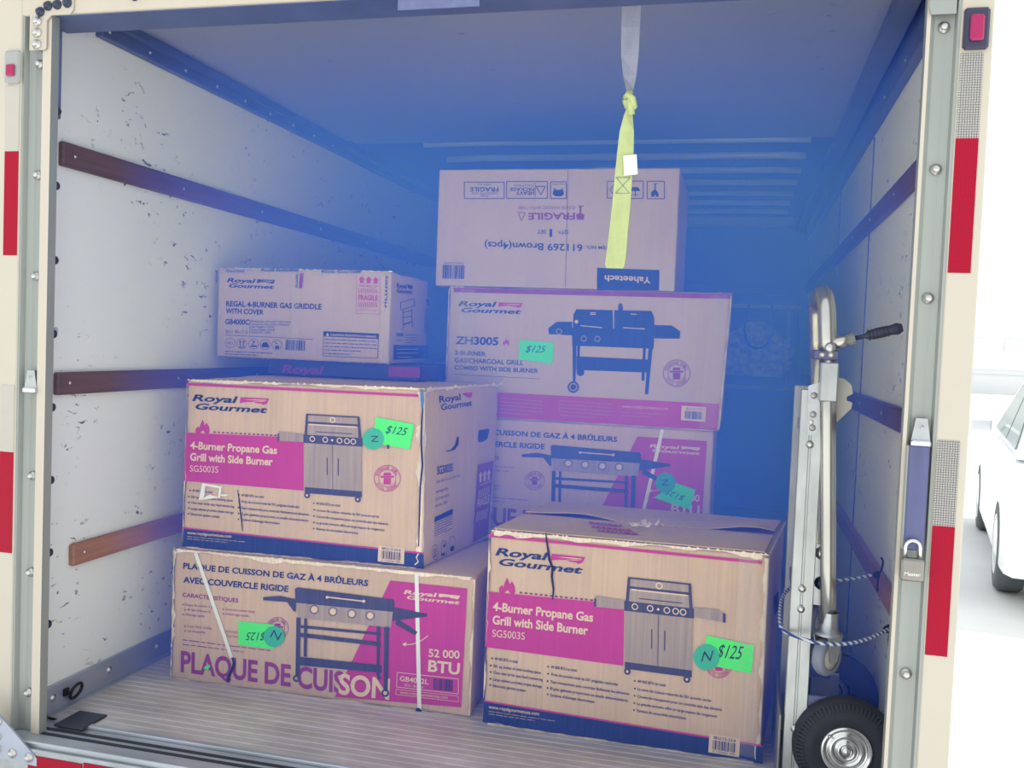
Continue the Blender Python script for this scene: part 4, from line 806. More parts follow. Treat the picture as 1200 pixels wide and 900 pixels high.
S = Print(f); S.lay = 3; S.quad([cz(1030, 603), cz(1085, 606), cz(1088, 520), cz(1030, 522)], 'tape', 3, 3); S.done('packing_tape', tB6, 'patch of clear tape')

# --- left grill carton with the split corner
cB2 = [(-1.010, 0.505, 0.4405), (-0.180, 0.548, 0.4405), (-0.102, 1.115, 0.4405), (-1.0, 1.03, 0.4405), (-1.018, 0.522, 1.003), (-0.196, 0.556, 1.013), (-0.104, 1.15, 1.013), (-1.0, 1.06, 1.01)]
tB2, F2 = carton('grill_carton', cB2, 'grill carton with torn corner on top of the left griddle carton', 'kraft', 6, 0.011, 0.007)
class Scaled:                      # the same artwork on a carton of the same make
    def __init__(s, src): s.s = src
    def uv(s, x, y): u, v = s.s.uv(x, y); return (u, v)
draw_sg(tB2, F2['front'], Scaled(F7['front']))
Print(F2['front']).stamp((454, 560.5), 15.7).done('printed_stamp', tB2, 'round magenta stamp')
cC = lambda x, y: (390+x*0.175, 430+y*0.175); cD = lambda x, y: (390+x*0.175, 550+y*0.175); cE = lambda x, y: (210+x*0.15833, 550+y*0.15833)
sticker(F2['front'], tB2, [cC(263, 505), cC(518, 552), cC(547, 384), cC(290, 335)], (cC(352, 440), cC(485, 458), cC(362, 388)), cC(273, 482), 12.6, (cC(258, 460), cC(262, 500), cC(308, 462)))
S = Print(F2['front']); S.lay = 5; S.poly([cE(150, 232), cE(175, 100), cE(200, 108), cE(190, 205)], 'paper'); S.poly([cE(175, 100), cE(322, 125), cE(315, 142), cE(195, 120)], 'paper'); S.poly([cE(300, 140), cE(318, 142), cE(308, 210), cE(292, 206)], 'paper'); S.poly([cE(160, 225), cE(230, 185), cE(308, 208), cE(225, 218)], 'paper'); S.poly([cE(315, 182), cE(375, 185), cE(350, 198), cE(312, 195)], 'paper'); S.done('torn_label', tB2, 'remains of a torn white label')
crack(F2['front'], tB2, [(279, 574), (281, 585), (282, 595), (283.5, 606), (285, 622)], 1.6)
crack(F2['front'], tB2, [(494.5, 457), (496, 468), (495.5, 482), (494.5, 500), (494, 520), (495.5, 545), (493, 570), (492, 600), (491, 640)], 2.2, 'corner_split')
S = Print(F2['front']); S.lay = 8; S.poly([(493, 458), (497, 458), (498, 470), (496.5, 478), (494, 478), (493.5, 468)], 'blueplastic'); S.done('inner_wrap', tB2, 'blue wrap showing through the split corner')
frayed_edge(tB2, cB2[4], cB2[5], 44, 0.010, 31); frayed_edge(tB2, cB2[0], cB2[1], 36, 0.008, 32, Vector((0, 0, 0.2))); frayed_edge(tB2, cB2[1], cB2[5], 40, 0.007, 33, Vector((0.4, -0.4, 0.3)), Vector((0.3, -0.9, 0)))
frayed_edge(tB2, cB2[5], cB2[6], 14, 0.016, 34, out=Vector((1, 0, 0)))
r = F2['right']
S = Print(r); A = S.aff(cC(716, 296), cC(938, 262), cC(708, 192)); S.textA(A, 'Royal', 0.0, 0.62, 0.55, 0.98, 'navy', 1); S.textA(A, 'Gourmet', 0.03, 0.98, 0.05, 0.45, 'navy', 1); S.polyA(A, [(0.66, 0.98), (1.0, 0.96), (0.97, 0.6), (0.82, 0.66)], 'mag'); S.done('printed_logo', tB2, 'printed maker logo on the side')
S = Print(r); S.poly([cC(750, 562), cC(790, 555), cC(818, 520), cC(830, 465), cC(842, 470), cC(840, 520), cC(815, 555), cC(775, 567)], 'gap'); S.done('hand_hole', tB2, 'half torn hand hole')
S = Print(r); S.poly([cC(968, 480), cC(975, 425), cC(1040, 412), cC(1047, 425), cC(1032, 480), cC(1005, 500), cC(972, 505)], 'gap'); S.done('hand_hole', tB2, 'open hand hole')
S = Print(r); S.text('SG5003S', cC(697, 722), cC(802, 697), cC(698, 665), 'navy', 1)
for k, (a, b_, tx) in enumerate((((690, 780), (850, 733), 'Carton Size: 32.6 x 22.6 x 23.4 inches'), ((690, 847), (770, 822), 'Net Weight: 95.0 lb'), ((686, 895), (778, 865), 'Gross Weight: 107.0 lb'), ((684, 940), (765, 912), 'Series No.: 130847'))): S.text(tx, cC(*a), cC(*b_), cC(a[0], a[1]-20), 'navy', 0)
S.poly([cD(676, 355), cD(800, 300), cD(802, 262), cD(680, 320)], 'navy'); S.lines(cD(680, 365), cD(798, 312), (-0.1, 2.9), 5, 0.8, 'navy', 15); S.line(cD(675, 447), cD(795, 395), 0.5, 'navy'); S.done('printed_side_text', tB2, 'navy model text and warning label', 'stuff')
S = Print(r)
for c in ((683, 555), (743, 528), (798, 498)): S.disc(cD(*c), 9.0, 'navy', 20, 8.3, 0.42)
S.poly([cD(672, 590), cD(690, 582), cD(690, 576), cD(672, 584)], 'navy'); S.line(cD(676, 582), cD(678, 530), 0.6, 'navy'); S.line(cD(687, 578), cD(689, 525), 0.6, 'navy'); S.poly([cD(722, 580), cD(748, 568), cD(748, 556), cD(722, 568)], 'navy'); S.text('4', cD(735, 530), cD(752, 522), cD(735, 498), 'navy', 2); S.poly([cD(786, 548), cD(808, 538), cD(808, 508), cD(786, 518)], 'navy'); S.done('printed_symbols', tB2, 'round handling symbols', 'stuff')
S = Print(r); S.quad([cD(935, 490), cD(1036, 440), cC(1075, 625), cC(965, 655)], 'pur', 3, 8); S.lay = 1
for k in range(3):
    x = 978+28*k; y = 775-8*k; S.poly([cC(x-3, y), cC(x+12, y-5), cC(x+12, y-45), cC(x+20, y-48), cC(x+6, y-75), cC(x-8, y-40), cC(x-2, y-43)], 'cream')
S.text('THIS END UP', cD(975, 115), cD(1055, 85), cD(976, 100), 'cream', 1); S.text('FRAGILE', cD(960, 255), cD(1042, 222), cD(965, 200), 'cream', 1)
for k in range(7): S.line(cD(968+11*k, 195-4*k), cD(978+11*k, 135-4*k), 0.6, 'cream'); S.line(cD(955+11*k, 350-4*k), cD(966+11*k, 285-4*k), 0.6, 'cream')
S.done('printed_arrow_panel', tB2, 'purple panel with arrows and FRAGILE', 'stuff')

for e_, d_, k_ in (('top', 0.014, 12), ('right', 0.024, 15), ('bottom', 0.008, 17), ('left', 0.008, 18)): worn(F2['front'], tB2, e_, 0.02, 0.98, d_, k_)
worn(F2['right'], tB2, 'left', 0.02, 0.98, 0.016, 19); worn(F2['right'], tB2, 'top', 0.03, 0.97, 0.014, 20)

# --- thin carton between
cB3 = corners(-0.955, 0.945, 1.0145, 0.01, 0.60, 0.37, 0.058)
tB3, F3 = carton('flat_carton', cB3, 'thin carton, coloured dark for shade, squeezed beneath the griddle-with-cover carton', 'kdark', 9, 0.006, 0.004)
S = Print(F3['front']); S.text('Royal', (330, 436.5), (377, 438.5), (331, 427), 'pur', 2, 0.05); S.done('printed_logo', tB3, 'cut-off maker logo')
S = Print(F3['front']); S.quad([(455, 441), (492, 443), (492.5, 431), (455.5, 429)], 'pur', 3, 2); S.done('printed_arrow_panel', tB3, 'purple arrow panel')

# --- griddle with cover carton
cB4 = corners(-1.161, 0.92, 1.0735, 0.012, 0.696, 0.428, 0.334)
tB4, F4 = carton('covered_griddle_carton', cB4, 'pale griddle-with-cover carton at the top of the left stack', 'kraft2', 7, 0.010, 0.006)
cz = lambda x, y: (230+x*0.24167, 300+y*0.24167); f = F4['front']
Print(f).logo(cz(150, 105), cz(384, 114), cz(148, 152), 'navy', 'navy').done('printed_logo', tB4, 'printed maker logo in navy')
S = Print(f); S.text('REGAL 4-BURNER GAS GRIDDLE', cz(145, 243), cz(608, 259), cz(146, 217), 'navy', 2); S.text('WITH COVER', cz(143, 277), cz(327, 284), cz(144, 253), 'navy', 2); S.text('GB4000C', cz(141, 330), cz(257, 333), cz(142, 305), 'navy', 2); S.text('SKU: 90-17-0', cz(142, 373), cz(250, 377), cz(142, 358), 'navy', 0); S.done('printed_title', tB4, 'navy title and model number', 'stuff')
S = Print(f); S.line(cz(262, 308), cz(260, 378), 0.6, 'navy'); S.line(cz(142, 383), cz(567, 404), 0.6, 'navy', 4)
for tx, y0, x1 in (('Product Size: 63.4 x 22.4 x 36.7 inches', 320, 458), ('Carton Size: 39.6 x 23.6 x 12.6 inches', 334, 452), ('Net Weight: 119.4 lb', 347, 378), ('Gross Weight: 134.0 lb', 361, 380), ('Series No.: 12054', 374, 362)): S.text(tx, cz(268, y0), cz(x1, y0+(x1-268)*0.02), cz(268, y0-9), 'navy', 1)
for i, c in enumerate(((165, 422), (222, 425), (279, 427), (335, 429), (391, 431))): S.disc(cz(*c), 6.0, 'navy', 24, 5.5)
S.text('GRILL', cz(150, 427), cz(181, 428), cz(150, 416), 'navy', 0); S.text('7', cz(272, 430), cz(286, 430), cz(272, 412), 'navy', 2); S.poly([cz(264, 440), cz(294, 441), cz(294, 434), cz(264, 433)], 'navy')
for x in (214, 230): S.line(cz(x, 440), cz(x, 412), 0.9, 'navy'); S.poly([cz(x-6, 418), cz(x, 408), cz(x+6, 418)], 'navy')
S.line(cz(208, 443), cz(237, 443), 0.8, 'navy'); S.poly([cz(318, 442), cz(352, 443), cz(352, 432), cz(343, 418), cz(327, 418), cz(318, 430)], 'navy'); S.poly([cz(383, 450), cz(402, 450), cz(402, 435), cz(383, 435)], 'navy'); S.line(cz(380, 415), cz(395, 428), 0.9, 'navy')
A = S.aff(cz(432, 455), cz(527, 460), cz(435, 406)); S.barcode(A, 0, 1, 0, 1, 'navy', 21); S.lines(cz(140, 462), cz(370, 472), (0, 3), 2, 0.9, 'navy', 22); S.done('printed_symbols', tB4, 'specifications, round symbols and barcode', 'stuff')
S = Print(f)
for k in range(3):
    x, y = 803+34*k, 131+2*k; S.poly([cz(x-9, y), cz(x+9, y), cz(x+9, y-16), cz(x+15, y-16), cz(x, y-33), cz(x-15, y-16), cz(x-9, y-16)], 'mag')
S.text('THIS END UP', cz(790, 149), cz(879, 153), cz(790, 139), 'mag', 1); S.text('FRAGILE', cz(786, 213), cz(880, 216), cz(787, 187), 'mag', 2); S.text('HANDLE WITH CARE', cz(788, 264), cz(878, 268), cz(788, 257), 'mag', 0)
for k in range(9): S.line(cz(786+10.5*k, 159), cz(793+10.5*k, 180), 0.9, 'mag'); S.line(cz(786+10.5*k, 224), cz(793+10.5*k, 249), 0.9, 'mag')
for k in range(16):
    S.line(cz(777, 97+11.6*k), cz(777, 103+11.6*k), 0.8, 'mag'); S.line(cz(892, 101+11.6*k), cz(892, 107+11.6*k), 0.8, 'mag')
    if k < 11: S.line(cz(778+10.5*k, 279+0.3*k), cz(784+10.5*k, 279+0.3*k), 0.8, 'mag')
S.done('printed_arrow_panel', tB4, 'magenta FRAGILE panel with arrows', 'stuff')
S = Print(f); S.quad([cz(620, 390), cz(884, 403), cz(885, 378), cz(620, 365)], 'navy', 6, 1); S.rect([cz(615, 485), cz(880, 496), cz(885, 378), cz(619, 366)], 0.6, 'navy'); S.lay = 1; S.text('CALIFORNIA PROPOSITION 65 WARNING', cz(652, 387), cz(875, 397), cz(652, 376), 'cream', 1); S.poly([cz(630, 387), cz(646, 388), cz(638, 371)], 'cream')
S.lines(cz(624, 404), cz(876, 415), (0, 4.1), 4, 0.9, 'navy', 24); S.lines(cz(624, 472), cz(800, 479), (0, 3.5), 1, 0.9, 'navy', 25); S.done('printed_warning', tB4, 'boxed navy warning label', 'stuff')
S = Print(f); S.lay = 4
for x0, x1, y in ((148, 238, 72), (318, 500, 68), (610, 800, 76)): S.text('Royal Gourmet' if x1-x0 > 120 else 'Gourmet', cz(x0, y+7), cz(x1, y+8), cz(x0, y-7), 'navy', 2)
for p0, p1, p2 in ((cz(484, 155), cz(486, 85), cz(500, 155)), (cz(915, 250), cz(920, 90), cz(932, 250)), (cz(98, 130), cz(100, 70), cz(108, 130))): S.text('urmet', p0, p1, p2, 'navy', 2)
S.poly([cz(506, 82), cz(522, 83), cz(515, 158), cz(500, 157)], 'pur'); S.lay = 5; S.quad([cz(463, 500), cz(500, 502), cz(505, 80), cz(468, 80)], 'tape', 2, 8); S.quad([cz(895, 515), cz(938, 518), cz(945, 85), cz(905, 82)], 'tape', 2, 8); S.quad([cz(100, 88), cz(940, 104), cz(942, 80), cz(104, 66)], 'tape', 10, 1); S.done('packing_tape', tB4, 'printed packing tape over the edges', 'stuff')
r = F4['right']
S = Print(r); A = S.aff(cz(968, 178), cz(1048, 185), cz(970, 128)); S.textA(A, 'Royal', 0, 0.6, 0.5, 0.95, 'navy', 2); S.textA(A, 'Gourmet', 0.02, 0.98, 0.02, 0.42, 'navy', 2); S.polyA(A, [(0.64, 0.9), (1.0, 0.86), (0.95, 0.5), (0.7, 0.55)], 'navy'); S.done('printed_logo', tB4)
S = Print(r)
for a, b_ in (((988, 225), (1055, 208)), ((1055, 208), (1058, 240)), ((988, 225), (990, 262)), ((990, 262), (1062, 240)), ((1000, 275), (1045, 262)), ((1000, 262), (1000, 362)), ((1043, 255), (1046, 345)), ((1000, 300), (1043, 290)), ((1000, 335), (1043, 320)), ((1000, 330), (1045, 318))): S.line(cz(*a), cz(*b_), 0.7, 'navy')
S.text('GB4000C', cz(968, 390), cz(1005, 390), cz(968, 372), 'navy', 2); S.lines(cz(1010, 382), cz(1070, 384), (0, 3), 4, 0.7, 'navy', 27); S.text('SKU', cz(968, 413), cz(998, 413), cz(968, 404), 'navy', 0)
S.text('TE', cz(1112, 235), cz(1127, 238), cz(1112, 210), 'navy', 2); S.lines(cz(1105, 255), cz(1120, 258), (0, 2.5), 12, 0.9, 'navy', 28)
S.quad([cz(955, 502), cz(1120, 494), cz(1120, 434), cz(955, 430)], 'navy', 3, 2); S.lay = 1; S.lines(cz(972, 452), cz(1075, 452), (0, 4.6), 3, 0.8, 'cream', 29); S.done('printed_side_text', tB4, 'line drawing of a griddle and navy band', 'stuff')
frayed_edge(tB4, cB4[4], cB4[5], 26, 0.007, 41); frayed_edge(tB4, cB4[0], cB4[1], 24, 0.006, 42, Vector((0, 0, 0.2)))

vs, fs = glyphs('Master', 1); b = MB(); b.add([(1.141+0.033*a, -0.0424, 0.6915+0.0075*c) for a, c in vs], fs, M['paper']); b.build('lock_lettering', pl, 'raised maker name', kind='stuff')
# ------------------------------------------------------------------ pull strap hanging from the raised door
ps = empty('pull_strap', (0.456, 0.15, 1.365), 'grey and lime webbing pull strap hanging from the door header', 'strap')
def ribbon(rows, m, th=0.002):
    # rows: (x, y, z, half width, twist)
    b = MB(); vs = []
    for x, y, z, w, tw in rows:
        d = Vector((math.cos(tw), math.sin(tw), 0)); n = Vector((-math.sin(tw), math.cos(tw), 0))
        for s_, k in ((-1, -1), (1, -1), (1, 1), (-1, 1)): vs.append(Vector((x, y, z))+d*w*s_+n*th*k)
    n = len(rows); fs = [(4*i+a, 4*i+(a+1) % 4, 4*i+4+(a+1) % 4, 4*i+4+a) for i in range(n-1) for a in range(4)]+[(0, 1, 2, 3), tuple(4*n-4+k for k in range(4))]
    b.add(vs, fs, M[m]); return b
ribbon([(0.4595, 0.155, 2.03, 0.024, 0), (0.4600, 0.15, 1.97, 0.0235, 0.05), (0.4610, 0.15, 1.90, 0.022, 0.15), (0.463, 0.15, 1.85, 0.017, 0.4), (0.465, 0.15, 1.815, 0.010, 0.8), (0.466, 0.15, 1.79, 0.007, 1.0)], 'web1').build('upper_webbing', ps, 'grey upper webbing')
b = MB(); b.tube([(0.455, 0.149, 1.795), (0.463, 0.138, 1.80), (0.474, 0.139, 1.79), (0.478, 0.15, 1.772), (0.470, 0.162, 1.765), (0.460, 0.158, 1.775), (0.455, 0.146, 1.79)], 0.0085, M['web2'], 8); b.tube([(0.464, 0.148, 1.81), (0.468, 0.147, 1.775), (0.473, 0.150, 1.752)], 0.009, M['web2'], 8); b.build('knot', ps, 'lime knot')
ribbon([(0.468, 0.15, 1.775, 0.007, 1.0), (0.464, 0.15, 1.75, 0.012, 0.7), (0.462, 0.15, 1.71, 0.018, 0.3), (0.461, 0.15, 1.66, 0.0205, 0.1), (0.459, 0.15, 1.60, 0.022, 0.0), (0.457, 0.15, 1.53, 0.0235, -0.1), (0.453, 0.15, 1.46, 0.025, -0.25), (0.450, 0.15, 1.41, 0.026, -0.2), (0.447, 0.15, 1.375, 0.025, 0.0), (0.447, 0.15, 1.366, 0.021, 0.0)], 'web2').build('lower_webbing', ps, 'lime yellow lower webbing')
MB().obox((0.476, 0.143, 1.625), Vector((1, 0, 0.1)).normalized(), Vector((0, 1, 0)), Vector((-0.1, 0, 1)).normalized(), (0.017, 0.001, 0.025), M['paper']).build('care_tag', ps, 'small white tag')
b = MB()
for a, c in (((-1, -1), (1, 1)), ((-1, 1), (1, -1)), ((-1, -1), (1, -1)), ((-1, 1), (1, 1))): b.tube([(0.4585+a[0]*0.018, 0.1465, 1.575+a[1]*0.02), (0.4585+c[0]*0.018, 0.1465, 1.575+c[1]*0.02)], 0.0008, M['web1'], 5)
b.build('stitching', ps)

# ------------------------------------------------------------------ hand truck
YN, YF = 0.36, 0.68
ht = empty('hand_truck', (1.0, 0.5, 0.0), 'aluminium convertible hand truck standing against the right wall', 'hand truck')
def rail_(yy):
    b = MB(); xa, xb = 0.929, 0.987     # wide channel: two flanges with a shallow groove
    b.box((xa, yy-0.012, 0.03), (xa+0.026, yy+0.012, 1.075), M['htalu'], 0.002); b.box((xa+0.026, yy-0.009, 0.03), (xa+0.030, yy+0.012, 1.075), M['htalu']); b.box((xa+0.030, yy-0.012, 0.03), (xb, yy+0.012, 1.075), M['htalu'], 0.002)
    p = b.build('side_rail', ht)
    for z in (0.165, 0.49, 0.545, 0.93, 0.99): MB().bolt((xa+0.028, yy-0.012, z), (0, -1, 0), 0.007, M['bolt'], 0.005).build('bolt', p)
rail_(YN); rail_(YF)
def polex(z): return 1.028+(z-0.46)*(0.985-1.028)/(1.27-0.46)
for yy in (YN-0.012, YF): 
    MB().tube([(polex(z), yy, z) for z in (0.455, 0.6, 0.8, 1.0, 1.25)], 0.0205, M['tube'], 14).build('pole', ht)
hp = [(polex(1.16), YN-0.012, 1.16), (polex(1.21), YN-0.012, 1.21)]
for k in range(0, 13):
    w = PI*k/12; yc = (YN-0.012+YF)/2; ry = (YF-YN+0.012)/2
    hp.append((0.985-0.012*math.sin(w), yc-ry*math.copysign(abs(math.cos(w))**0.45, math.cos(w)), 1.25+0.085*math.sin(w)**0.6 if w not in (0, PI) else 1.25))
hp += [(polex(1.21), YF, 1.21), (polex(1.16), YF, 1.16)]
MB().tube(hp, 0.023, M['tube'], 14).build('loop_handle', ht, 'polished loop handle')
b = MB(); b.box((0.953, YN-0.036, 1.155), (1.016, YN+0.02, 1.18), M['strap'], 0.003); cl = b.build('collar', ht, 'dark blue collar clamp'); MB().bolt((0.975, YN-0.036, 1.168), (0, -1, 0), 0.006, M['bolt'], 0.004).build('bolt', cl); MB().bolt((0.997, YN-0.036, 1.168), (0, -1, 0), 0.006, M['bolt'], 0.004).build('bolt', cl)
MB().box((0.972, YN-0.034, 1.045), (1.018, YN+0.012, 1.15), M['htalu'], 0.004).build('pole_sleeve', ht)
b = MB(); b.prism([(0.945, YN-0.016, 1.085), (0.972, YN-0.016, 1.095), (0.975, YN-0.016, 0.955), (0.948, YN-0.016, 0.955)], (0, 0.004, 0), M['steel']); bk = b.build('bracket', ht, 'galvanised bracket plate')
for z in (1.06, 1.01, 0.975): MB().bolt((0.961, YN-0.016, z), (0, -1, 0), 0.006, M['bolt'], 0.004).build('bolt', bk)
b = MB(); b.prism([(1.012, YN+0.01, z) if False else (x, YN+0.012, z) for x, z in ((0.99, 1.11), (1.035, 1.108), (1.055, 1.092), (1.06, 1.068), (1.045, 1.060), (1.045, 1.05), (1.06, 1.045), (1.058, 1.03), (1.01, 0.975), (0.99, 0.975))], (0, 0.005, 0), M['wtape2']); b.build('hook_plate', ht, 'pale notched hook plate')
b = MB(); b.prism([(x, YN+0.01, z) for x, z in ((0.985, 0.665), (1.012, 0.66), (1.016, 0.625), (1.03, 0.615), (1.03, 0.50), (0.985, 0.50))], (0, 0.006, 0), M['steel']); b.build('bracket', ht, 'lower bracket plate')
b = MB(); b.bolt((1.004, YN+0.009, 0.64), (0, -1, 0), 0.012, M['bolt'], 0.008); b.bolt((1.006, YN+0.009, 0.56), (0, -1, 0), 0.012, M['hook'], 0.01); b.build('pivot_bolt', ht)
# folding grip
dv = Vector((0.17, -0.02, 0.048)).normalized(); g0 = Vector((0.995, YN-0.015, 1.197))
MB().tube([g0-dv*0.01, g0+dv*0.062], 0.0165, M['tube'], 12).build('grip_socket', ht, 'short silver socket')
gr = MB().tube([g0+dv*0.05, g0+dv*0.085, g0+dv*0.095, g0+dv*0.12, g0+dv*0.15, g0+dv*0.165, g0+dv*0.178], [0.006, 0.006, 0.012, 0.0145, 0.013, 0.016, 0.010], M['grip'], 12).build('grip', ht, 'black rubber grip')
b = MB()
for k in range(6): b.lathe(g0+dv*(0.096+0.009*k), dv, [(0.0125, -0.002), (0.0165, 0), (0.0125, 0.002)], M['grip'], 12)
b.build('grip_ring', gr)
MB().lathe(g0+Vector((-0.002, -0.016, -0.01)), (0, -1, 0), [(0.014, 0), (0.014, 0.006), (0.007, 0.01), (0, 0.01)], M['bolt'], 12).build('pivot_bolt', ht)
# casters at the pole ends
def caster(yy):
    c = Vector((1.028, yy, 0.372))
    b = MB(); b.lathe((1.03, yy, 0.43), (0, 0, 1), [(0.036, 0), (0.036, 0.005), (0.024, 0.008), (0.022, 0.03), (0.022, 0.06)], M['steel'], 18)
    A = Vector((0.80, -0.60, 0)).normalized(); T_ = Vector((0.60, 0.80, 0))
    for s_ in (-1, 1): b.prism([c+A*0.021*s_+T_*t_+Vector((0, 0, z)) for t_, z in ((-0.034, 0.06), (0.034, 0.06), (0.014, -0.012), (-0.014, -0.012))], A*0.003, M['steel'])
    fk = b.build('caster_fork', ht, 'galvanised caster fork')
    wh = MB().lathe(c, A, [(0.034, -0.016), (0.046, -0.016), (0.051, -0.008), (0.051, 0.008), (0.046, 0.016), (0.034, 0.016)], M['grey'], 26).build('caster_wheel', ht, 'grey caster wheel')
    MB().lathe(c, A, [(0.0, -0.014), (0.012, -0.018), (0.034, -0.014), (0.035, 0.0), (0.034, 0.014), (0.012, 0.018), (0, 0.014)], M['wtape2'], 22).build('hub', wh)
caster(YN-0.012); caster(YF)
# pneumatic wheels
def wheel(yy, sg):
    c = Vector((1.086, yy, 0.1355)); A = Vector((0.02, -1, 0)).normalized()*sg
    pr = [(0.062, -0.030), (0.085, -0.040), (0.112, -0.037), (0.130, -0.022), (0.135, 0.0), (0.130, 0.022), (0.112, 0.037), (0.085, 0.040), (0.062, 0.030)]
    w = MB().lathe(c, A, pr, M['tire'], 48).build('wheel', ht, 'black pneumatic tyre')
    b = MB(); U = Vector((0, 0, 1)); S_ = A.cross(U)
    for k in range(72):
        d = U*math.cos(2*PI*k/72)+S_*math.sin(2*PI*k/72); t = d.cross(A)
        b.obox(c+d*0.116+A*0.0345, (d-A*0.35).normalized(), t, (A+d*0.35).normalized(), (0.010, 0.0022, 0.003), M['tire'])
    b.build('tread_lugs', w)
    MB().lathe(c, A, [(0.066, 0.030), (0.064, 0.038), (0.058, 0.040), (0.054, 0.030), (0.048, 0.026), (0.044, 0.033), (0.036, 0.036), (0.032, 0.028), (0.026, 0.026), (0.023, 0.038), (0.018, 0.040), (0.016, 0.030), (0.010, 0.028), (0.009, 0.042), (0.0, 0.042)], M['chrome'], 40).build('hub', w, 'stepped chrome hub')
    MB().tube([c+Vector((-0.038, 0, 0.032))+A*0.03, c+Vector((-0.046, 0, 0.040))+A*0.045], 0.004, M['chrome'], 8).build('valve', w)
wheel(YN-0.01, 1); wheel(YF+0.05, -1)
MB().tube([(1.086, YN, 0.1355), (1.086, YF+0.04, 0.1355)], 0.012, M['steel'], 10).build('axle', ht)
b = MB(); b.box((0.985, YN-0.005, 0.20), (1.075, YN+0.005, 0.26), M['strap'], 0.003); b.box((1.02, YN-0.004, 0.1), (1.10, YN+0.004, 0.22), M['steel'], 0.003); b.build('axle_bracket', ht, 'dark axle bracket')
b = MB(); b.box((0.985, YF-0.005, 0.20), (1.075, YF+0.005, 0.26), M['strap'], 0.003); b.box((1.02, YF-0.004, 0.1), (1.10, YF+0.004, 0.22), M['steel'], 0.003); b.build('axle_bracket', ht, 'dark axle bracket')
for z in (0.12, 0.5, 0.95): MB().box((0.94, YN+0.012, z), (0.965, YF-0.012, z+0.03), M['htalu'], 0.003).build('cross_bar', ht)
b = MB(); b.box((0.916, YN-0.02, 0.006), (0.922, YF+0.02, 0.20), M['htalu'], 0.002); b.box((0.916, YN-0.02, 0.0), (0.99, YF+0.02, 0.008), M['htalu'], 0.002); b.build('toe_plate', ht, 'folded aluminium toe plate')

# bungee cord around the hand truck, hooked on the wall slat
bc = empty('bungee_cord', (1.05, 0.4, 0.40), 'blue and white bungee cord tying the hand truck to the wall', 'cord')
pts = [(1.192, 0.405, 0.452), (1.17, 0.37, 0.448), (1.12, 0.325, 0.434), (1.06, 0.296, 0.424), (1.0, 0.292, 0.421), (0.94, 0.325, 0.424), (0.912, 0.345, 0.432), (0.907, 0.40, 0.45), (0.92, 0.52, 0.48), (0.97, 0.60, 0.50), (1.06, 0.615, 0.512), (1.12, 0.62, 0.524), (1.17, 0.63, 0.538), (1.19, 0.64, 0.542)]
def smooth(p, n=6):
    p = [Vector(q) for q in p]; out = []
    for i in range(len(p)-1):
        a, b_, c_, d = p[max(i-1, 0)], p[i], p[i+1], p[min(i+2, len(p)-1)]
        for k in range(n):
            t = k/n; out.append(0.5*((2*b_)+(c_-a)*t+(2*a-5*b_+4*c_-d)*t*t+(3*b_-a-3*c_+d)*t**3))
    return out+[p[-1]]
MB().tube(smooth(pts), 0.0048, M['cord'], 8).build('elastic_cord', bc)
for q in ((1.192, 0.405, 0.452), (1.19, 0.64, 0.542)):
    q = Vector(q); b = MB(); b.tube([q+Vector((-0.015, -0.015, -0.006)), q+Vector((-0.004, -0.004, 0.0))], 0.0095, M['hook'], 8)
    b.tube(smooth([q, q+Vector((0.006, 0.002, 0.012)), q+Vector((0.008, 0.004, 0.035)), q+Vector((0.002, 0.004, 0.045))], 4), 0.003, M['hook'], 7); b.tube(smooth([q, q+Vector((-0.004, 0.0, -0.03)), q+Vector((-0.004, -0.01, -0.05)), q+Vector((-0.006, -0.012, -0.03))], 4), 0.003, M['hook'], 7)
    b.build('hook', bc, 'black wire hook')

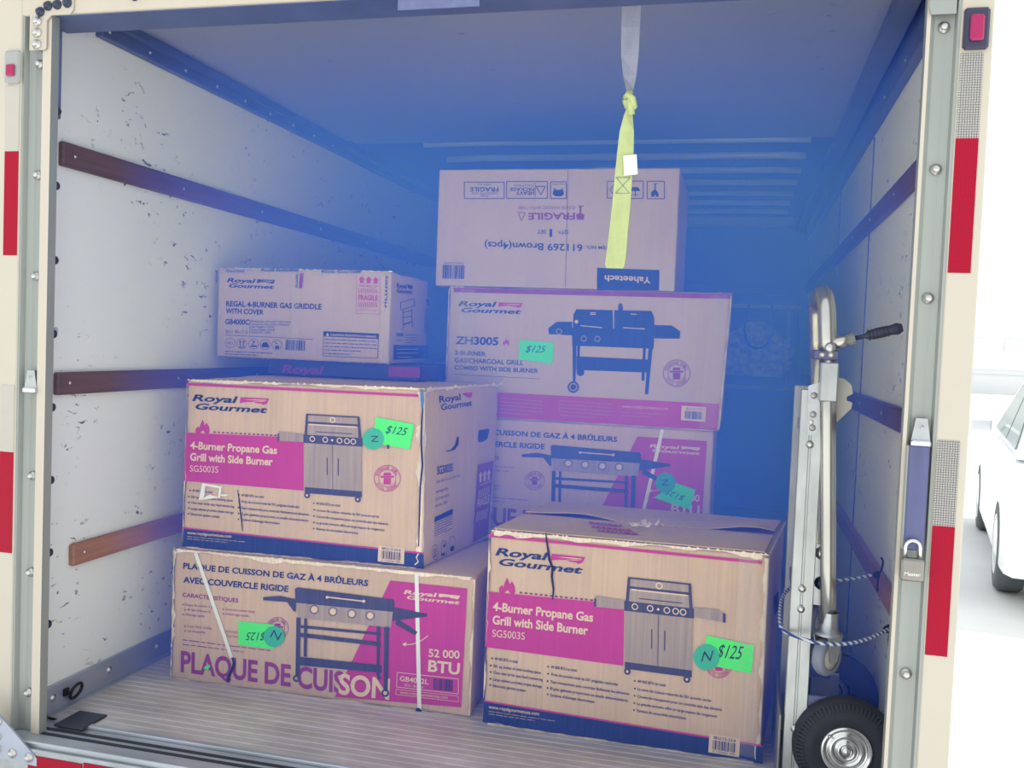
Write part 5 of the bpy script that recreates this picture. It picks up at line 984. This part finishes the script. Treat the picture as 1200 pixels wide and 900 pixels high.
# things at the dark front end of the truck
cb = empty('wall_cabinet', (0.86, YB-0.06, 0.9), 'dark panel with a framed hatch on the far blue bulkhead', 'cabinet')
MB().box((0.60, YB-0.06, 0.93), (1.16, YB, 1.50), M['back'], 0.006).build('hatch_panel', cb)
for a, d in (((0.58, YB-0.075, 1.50), (1.17, YB, 1.53)), ((0.58, YB-0.075, 0.90), (1.17, YB, 0.93)), ((0.58, YB-0.075, 0.93), (0.60, YB, 1.50)), ((1.08, YB-0.07, 0.93), (1.10, YB, 1.50))): MB().box(a, d, M['bow'], 0.003).build('frame_bar', cb)
bagt = empty('plastic_bag', (0.86, YB-0.16, 1.0), 'crumpled clear plastic bag hanging on the far bulkhead', 'bag')
b = MB(); vs = []; n = 26
for j in range(15):
    v = j/14; w = (0.05+0.20*(1-(2*v-0.75)**2*0.55))*(1-0.55*max(0, v-0.75)*4*0.6)
    for i in range(n):
        a = 2*PI*i/n; q = Vector((math.cos(a)*3, math.sin(a)*3, v*9)); k = 1+0.35*noise.noise(q*1.3)+0.2*noise.noise(q*3)
        vs.append((0.86+w*math.cos(a)*k, YB-0.165+0.055*math.sin(a)*k, 1.0+0.40*v))
b.add(vs, [(j*n+i, j*n+(i+1) % n, (j+1)*n+(i+1) % n, (j+1)*n+i) for j in range(14) for i in range(n)]+[list(range(n)), [14*n+i for i in range(n)]], M['bag']); b.build('bag_body', bagt)
MB().tube(smooth([(0.80, YB-0.23, 1.52), (0.78, YB-0.235, 1.35), (0.82, YB-0.245, 1.22), (0.92, YB-0.245, 1.22), (0.97, YB-0.235, 1.33), (0.965, YB-0.16, 1.52)]), 0.007, M['cable'], 6).build('cable_loop', bagt, 'dark cable loop')
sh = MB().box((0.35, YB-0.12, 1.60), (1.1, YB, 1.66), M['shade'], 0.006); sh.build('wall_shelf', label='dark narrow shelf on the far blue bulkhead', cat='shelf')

# ------------------------------------------------------------------ added blue scattering volume, standing in for the lens's veiling glare
b = MB(); b.box((XL+0.002, 0.34, 0.006), (XR-0.002, YB-0.002, ZC-0.014), None)
b.mats = []; hz = b.build('lens_veil_volume', label='added thin blue volume in the truck box standing in for lens glare', kind='stuff')
hm = bpy.data.materials.new('blue_lens_veil'); hm.use_nodes = True; N = hm.node_tree.nodes; L = hm.node_tree.links
N.remove(N['Principled BSDF']); vsn = N.new('ShaderNodeVolumeScatter'); vsn.inputs['Color'].default_value = (0.042, 0.135, 0.98, 1); vsn.inputs['Density'].default_value = 0.9; vsn.inputs['Anisotropy'].default_value = -0.5
L.new(vsn.outputs[0], N['Material Output'].inputs['Volume'])
hz.data.materials.append(hm)
